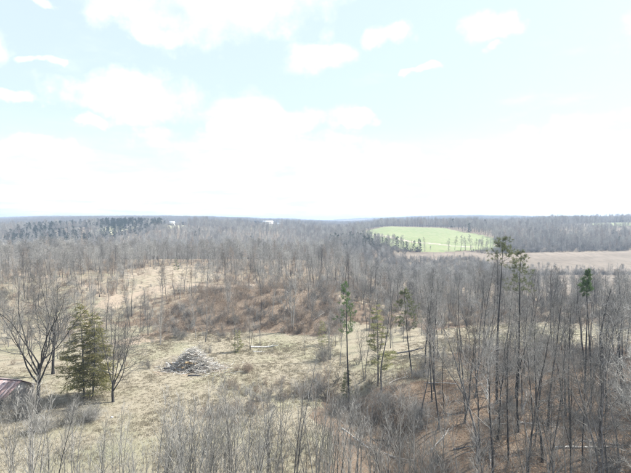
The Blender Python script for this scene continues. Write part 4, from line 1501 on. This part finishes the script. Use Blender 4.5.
def simple(name, c, rough=0.6, c2=None, sc=1.2):
    m, nt, b = mat(name)
    t = nd(nt, 'ShaderNodeTexCoord')
    n = noise(nt, t.outputs['Object'], sc, 5)
    nt.links.new(mixc(nt, rng_map(nt, n, 0.35, 0.65), c, c2 or tuple(0.75 * q for q in c)), b.inputs['Base Color'])
    b.inputs['Roughness'].default_value = rough
    return m


M['siding'] = simple('white_siding', (0.62, 0.60, 0.56), 0.7, (0.42, 0.40, 0.37), 2.0)
M['weathered'] = simple('weathered_boards', (0.30, 0.28, 0.25), 0.85, (0.19, 0.175, 0.155), 3.0)
M['red_roof'] = simple('red_roof', (0.36, 0.235, 0.21), 0.6, (0.31, 0.225, 0.21), 0.5)
M['pale_roof'] = simple('faded_roof', (0.40, 0.32, 0.31), 0.55, (0.36, 0.28, 0.27), 0.7)
M['dark_glass'] = simple('dark_glass', (0.03, 0.035, 0.04), 0.12)
M['brick'] = simple('brick', (0.30, 0.13, 0.09), 0.9)
M['white_roof'] = simple('white_metal', (0.75, 0.75, 0.74), 0.45)
M['slate'] = simple('dark_roof', (0.045, 0.055, 0.065), 0.7)
M['blue_wall'] = simple('blue_wall', (0.07, 0.10, 0.12), 0.8)

hx, hy = ground(4, 408)
hx -= 2.6; hy += 2.4
hr = -0.22
house = empty('house', hx, hy, hr)
tag(house, 'low house with faded red metal roof behind grey thicket at left', 'house')
HW, HD, HWALL, HRISE = 4.4, 3.0, 2.2, 1.6          # half length, half depth, eaves, rise
obj('wall', box(-HW, HW, -HD, HD, -0.6, HWALL).mesh('house_wall', M['weathered']), house)
for s in (-1, 1):
    gq = Geo()
    xx = s * HW
    gq.add([(xx, -HD, HWALL + .002), (xx, HD, HWALL + .002), (xx, 0, HWALL + HRISE * 0.97), (xx - s * .15, -HD, HWALL + .002), (xx - s * .15, HD, HWALL + .002), (xx - s * .15, 0, HWALL + HRISE * 0.97)],
           [[0, 1, 2], [3, 5, 4]], [[0, 3, 4, 1], [1, 4, 5, 2], [2, 5, 3, 0]])
    obj('gable', gq.mesh('gable', M['siding']), house)
roof = obj('roof', Geo().add([(-HW - .4, 0, HWALL + HRISE + .02), (HW + .4, 0, HWALL + HRISE + .02), (HW + .4, -.12, HWALL + HRISE + .14), (-HW - .4, -.12, HWALL + HRISE + .14),
                              (HW + .4, .12, HWALL + HRISE + .14), (-HW - .4, .12, HWALL + HRISE + .14)], None,
                             [[3, 2, 4, 5], [0, 1, 2, 3], [5, 4, 1, 0]]).mesh('ridge_cap', M['pale_roof']), house)
npan = 14
pw = (2 * HW + 0.8) / npan
slope = math.hypot(HD + 0.45, HRISE + 0.24)
panel_me = {}
for q, mm in enumerate(('red_roof', 'pale_roof')):
    gq = Geo()
    gq.merge(box(0.01, pw - 0.01, 0, slope, 0, 0.03)); gq.merge(box(0.0, 0.05, 0, slope, 0.032, 0.075))
    panel_me[q] = gq.mesh('roof_panel', M[mm])
for s in (-1, 1):
    for k in range(npan):
        p = obj('roof_panel', panel_me[1 if (s == -1 and k in (9, 10, 12)) or RNG.random() < 0.15 else 0], roof)
        angr = math.atan2(HRISE + 0.24, HD + 0.45)
        if s == -1:
            p.location = (-HW - 0.4 + k * pw, -(HD + 0.45), HWALL - 0.22)
            p.rotation_euler = (angr, 0, 0)
        else:
            p.location = (-HW - 0.4 + (k + 1) * pw, HD + 0.45, HWALL - 0.22)
            p.rotation_euler = (angr, 0, math.pi)
for wx in (-3.4, 0.9, 3.6):
    w = obj('window', box(wx - .5, wx + .5, -HD - .03, -HD - .004, 0.9, 2.1).mesh('window_pane', M['dark_glass']), house)
    obj('frame', box(wx - .58, wx + .58, -HD - .06, -HD - .035, 2.1, 2.2).mesh('frame', M['siding']), w)
    obj('sill', box(wx - .62, wx + .62, -HD - .10, -HD - .035, 0.8, 0.9).mesh('sill', M['siding']), w)
dr = obj('door', box(-1.6, -0.7, -HD - .05, -HD - .004, -0.05, 2.05).mesh('door', M['slate']), house)
obj('handle', box(-0.85, -0.80, -HD - .10, -HD - .052, 0.95, 1.05).mesh('handle', M['white_roof']), dr)
obj('chimney', box(-2.2, -1.6, 0.6, 1.2, HWALL, HWALL + HRISE + 0.8).mesh('chimney', M['brick']), house)

# pale stone under the low-forking tree
gx, gy = ground(112, 418)
rng = np.random.default_rng(9)
th, ph = np.meshgrid(np.linspace(0, 2 * math.pi, 11)[:-1], np.linspace(0.15, math.pi - 0.15, 6))
rr = 0.17 * (1 + 0.18 * rng.normal(size=th.shape))
V = np.stack([rr * np.cos(th) * np.sin(ph) * 1.2, rr * np.sin(th) * np.sin(ph), rr * np.cos(ph) * 0.8], -1).reshape(-1, 3)
F = [[i * 10 + j, i * 10 + (j + 1) % 10, (i + 1) * 10 + (j + 1) % 10, (i + 1) * 10 + j] for i in range(5) for j in range(10)]
st = obj('stone', Geo().add(V, [[(j + 1) % 10, j, 60] for j in range(10)], [f[::-1] for f in F]).mesh('stone', M['white_roof'])
         if False else Geo().add(V, None, [f[::-1] for f in F] + [[0, 1, 2, 3], [0, 3, 4, 9], [4, 5, 8, 9], [5, 6, 7, 8]]).mesh('stone', M['white_roof'], True))
st.location = (gx, gy, float(terrain(gx, gy)) + 0.10)
tag(st, 'small white stone on the grass under the low-forking tree', 'stone')


# ------------------------------------------------------------------ far farmsteads
def farm(name, u, y, L, D, wall_h, rise, rz, wm, rm, label, nwin=3):
    x = (u - U0) / F_PX * y
    e = empty(name, x, y, rz)
    l, d = L / 2, D / 2
    obj('wall', box(-l, l, -d, d, -3, wall_h).mesh('wall', M[wm]), e)
    gq = Geo()
    gq.add([(-l - .5, -d - .5, wall_h - .2), (l + .5, -d - .5, wall_h - .2), (l + .5, d + .5, wall_h - .2), (-l - .5, d + .5, wall_h - .2),
            (-l - .5, 0, wall_h + rise), (l + .5, 0, wall_h + rise)], [[0, 4, 3], [1, 2, 5]], [[0, 1, 5, 4], [2, 3, 4, 5], [3, 2, 1, 0]])
    obj('roof', gq.mesh('roof', M[rm]), e)
    for k in range(nwin):
        wx = -l + (k + 0.7) * L / (nwin + 0.4)
        obj('window', box(wx - .6, wx + .6, -d - .08, -d - .01, 1.0, 2.3).mesh('window', M['dark_glass']), e)
    obj('door', box(-.6, .6, -d - .1, -d - .01, 0, 2.2).mesh('door', M['slate']), e)
    tag(e, label, 'house', 'far farm buildings')


farm('house', 258, 1030, 15, 10, 6, 4, 0.2, 'blue_wall', 'slate', 'far dark blue house left of the white barn on the hill', 4)
farm('barn', 268, 1020, 20, 10, 5.5, 4, 0.35, 'siding', 'white_roof', 'far long white barn in the wooded hills, centre left', 5)
farm('house', 280, 1060, 12, 8, 4.5, 3, -0.2, 'siding', 'white_roof', 'far small white house right of the white barn', 3)
farm('house', 127, 760, 8, 6, 3.5, 2.5, 0.3, 'siding', 'slate', 'far small white house in the pale clearing at left', 3)
farm('house', 185, 900, 10, 7, 4, 3, -0.2, 'blue_wall', 'slate', 'far dark house on the long pale clearing at left', 3)
farm('house', 172, 860, 9, 7, 4, 3, 0.2, 'siding', 'white_roof', 'far pale house on the near end of the long clearing', 3)

# ------------------------------------------------------------------ air
zlo = float(gv[:, 2].min()) - 1.0
zhi = max(float(gv[:, 2].max()) + 22.0, 40.0)
hz = obj('haze', box(-13200, 13200, -13200, 13200, zlo, zhi).mesh('haze', M['ground']))
hm = bpy.data.materials.new('haze')
hm.use_nodes = True
hm.node_tree.nodes.clear()
vo = hm.node_tree.nodes.new('ShaderNodeOutputMaterial')
pv = hm.node_tree.nodes.new('ShaderNodeVolumePrincipled')
pv.inputs['Color'].default_value = (0.66, 0.80, 1.0, 1)
pv.inputs['Density'].default_value = 0.00028
pv.inputs['Anisotropy'].default_value = 0.2
hm.node_tree.links.new(pv.outputs[0], vo.inputs['Volume'])
hz.data.materials.clear(); hz.data.materials.append(hm)
tag(hz, 'thin blue air over the whole countryside', 'haze', None, 'stuff')
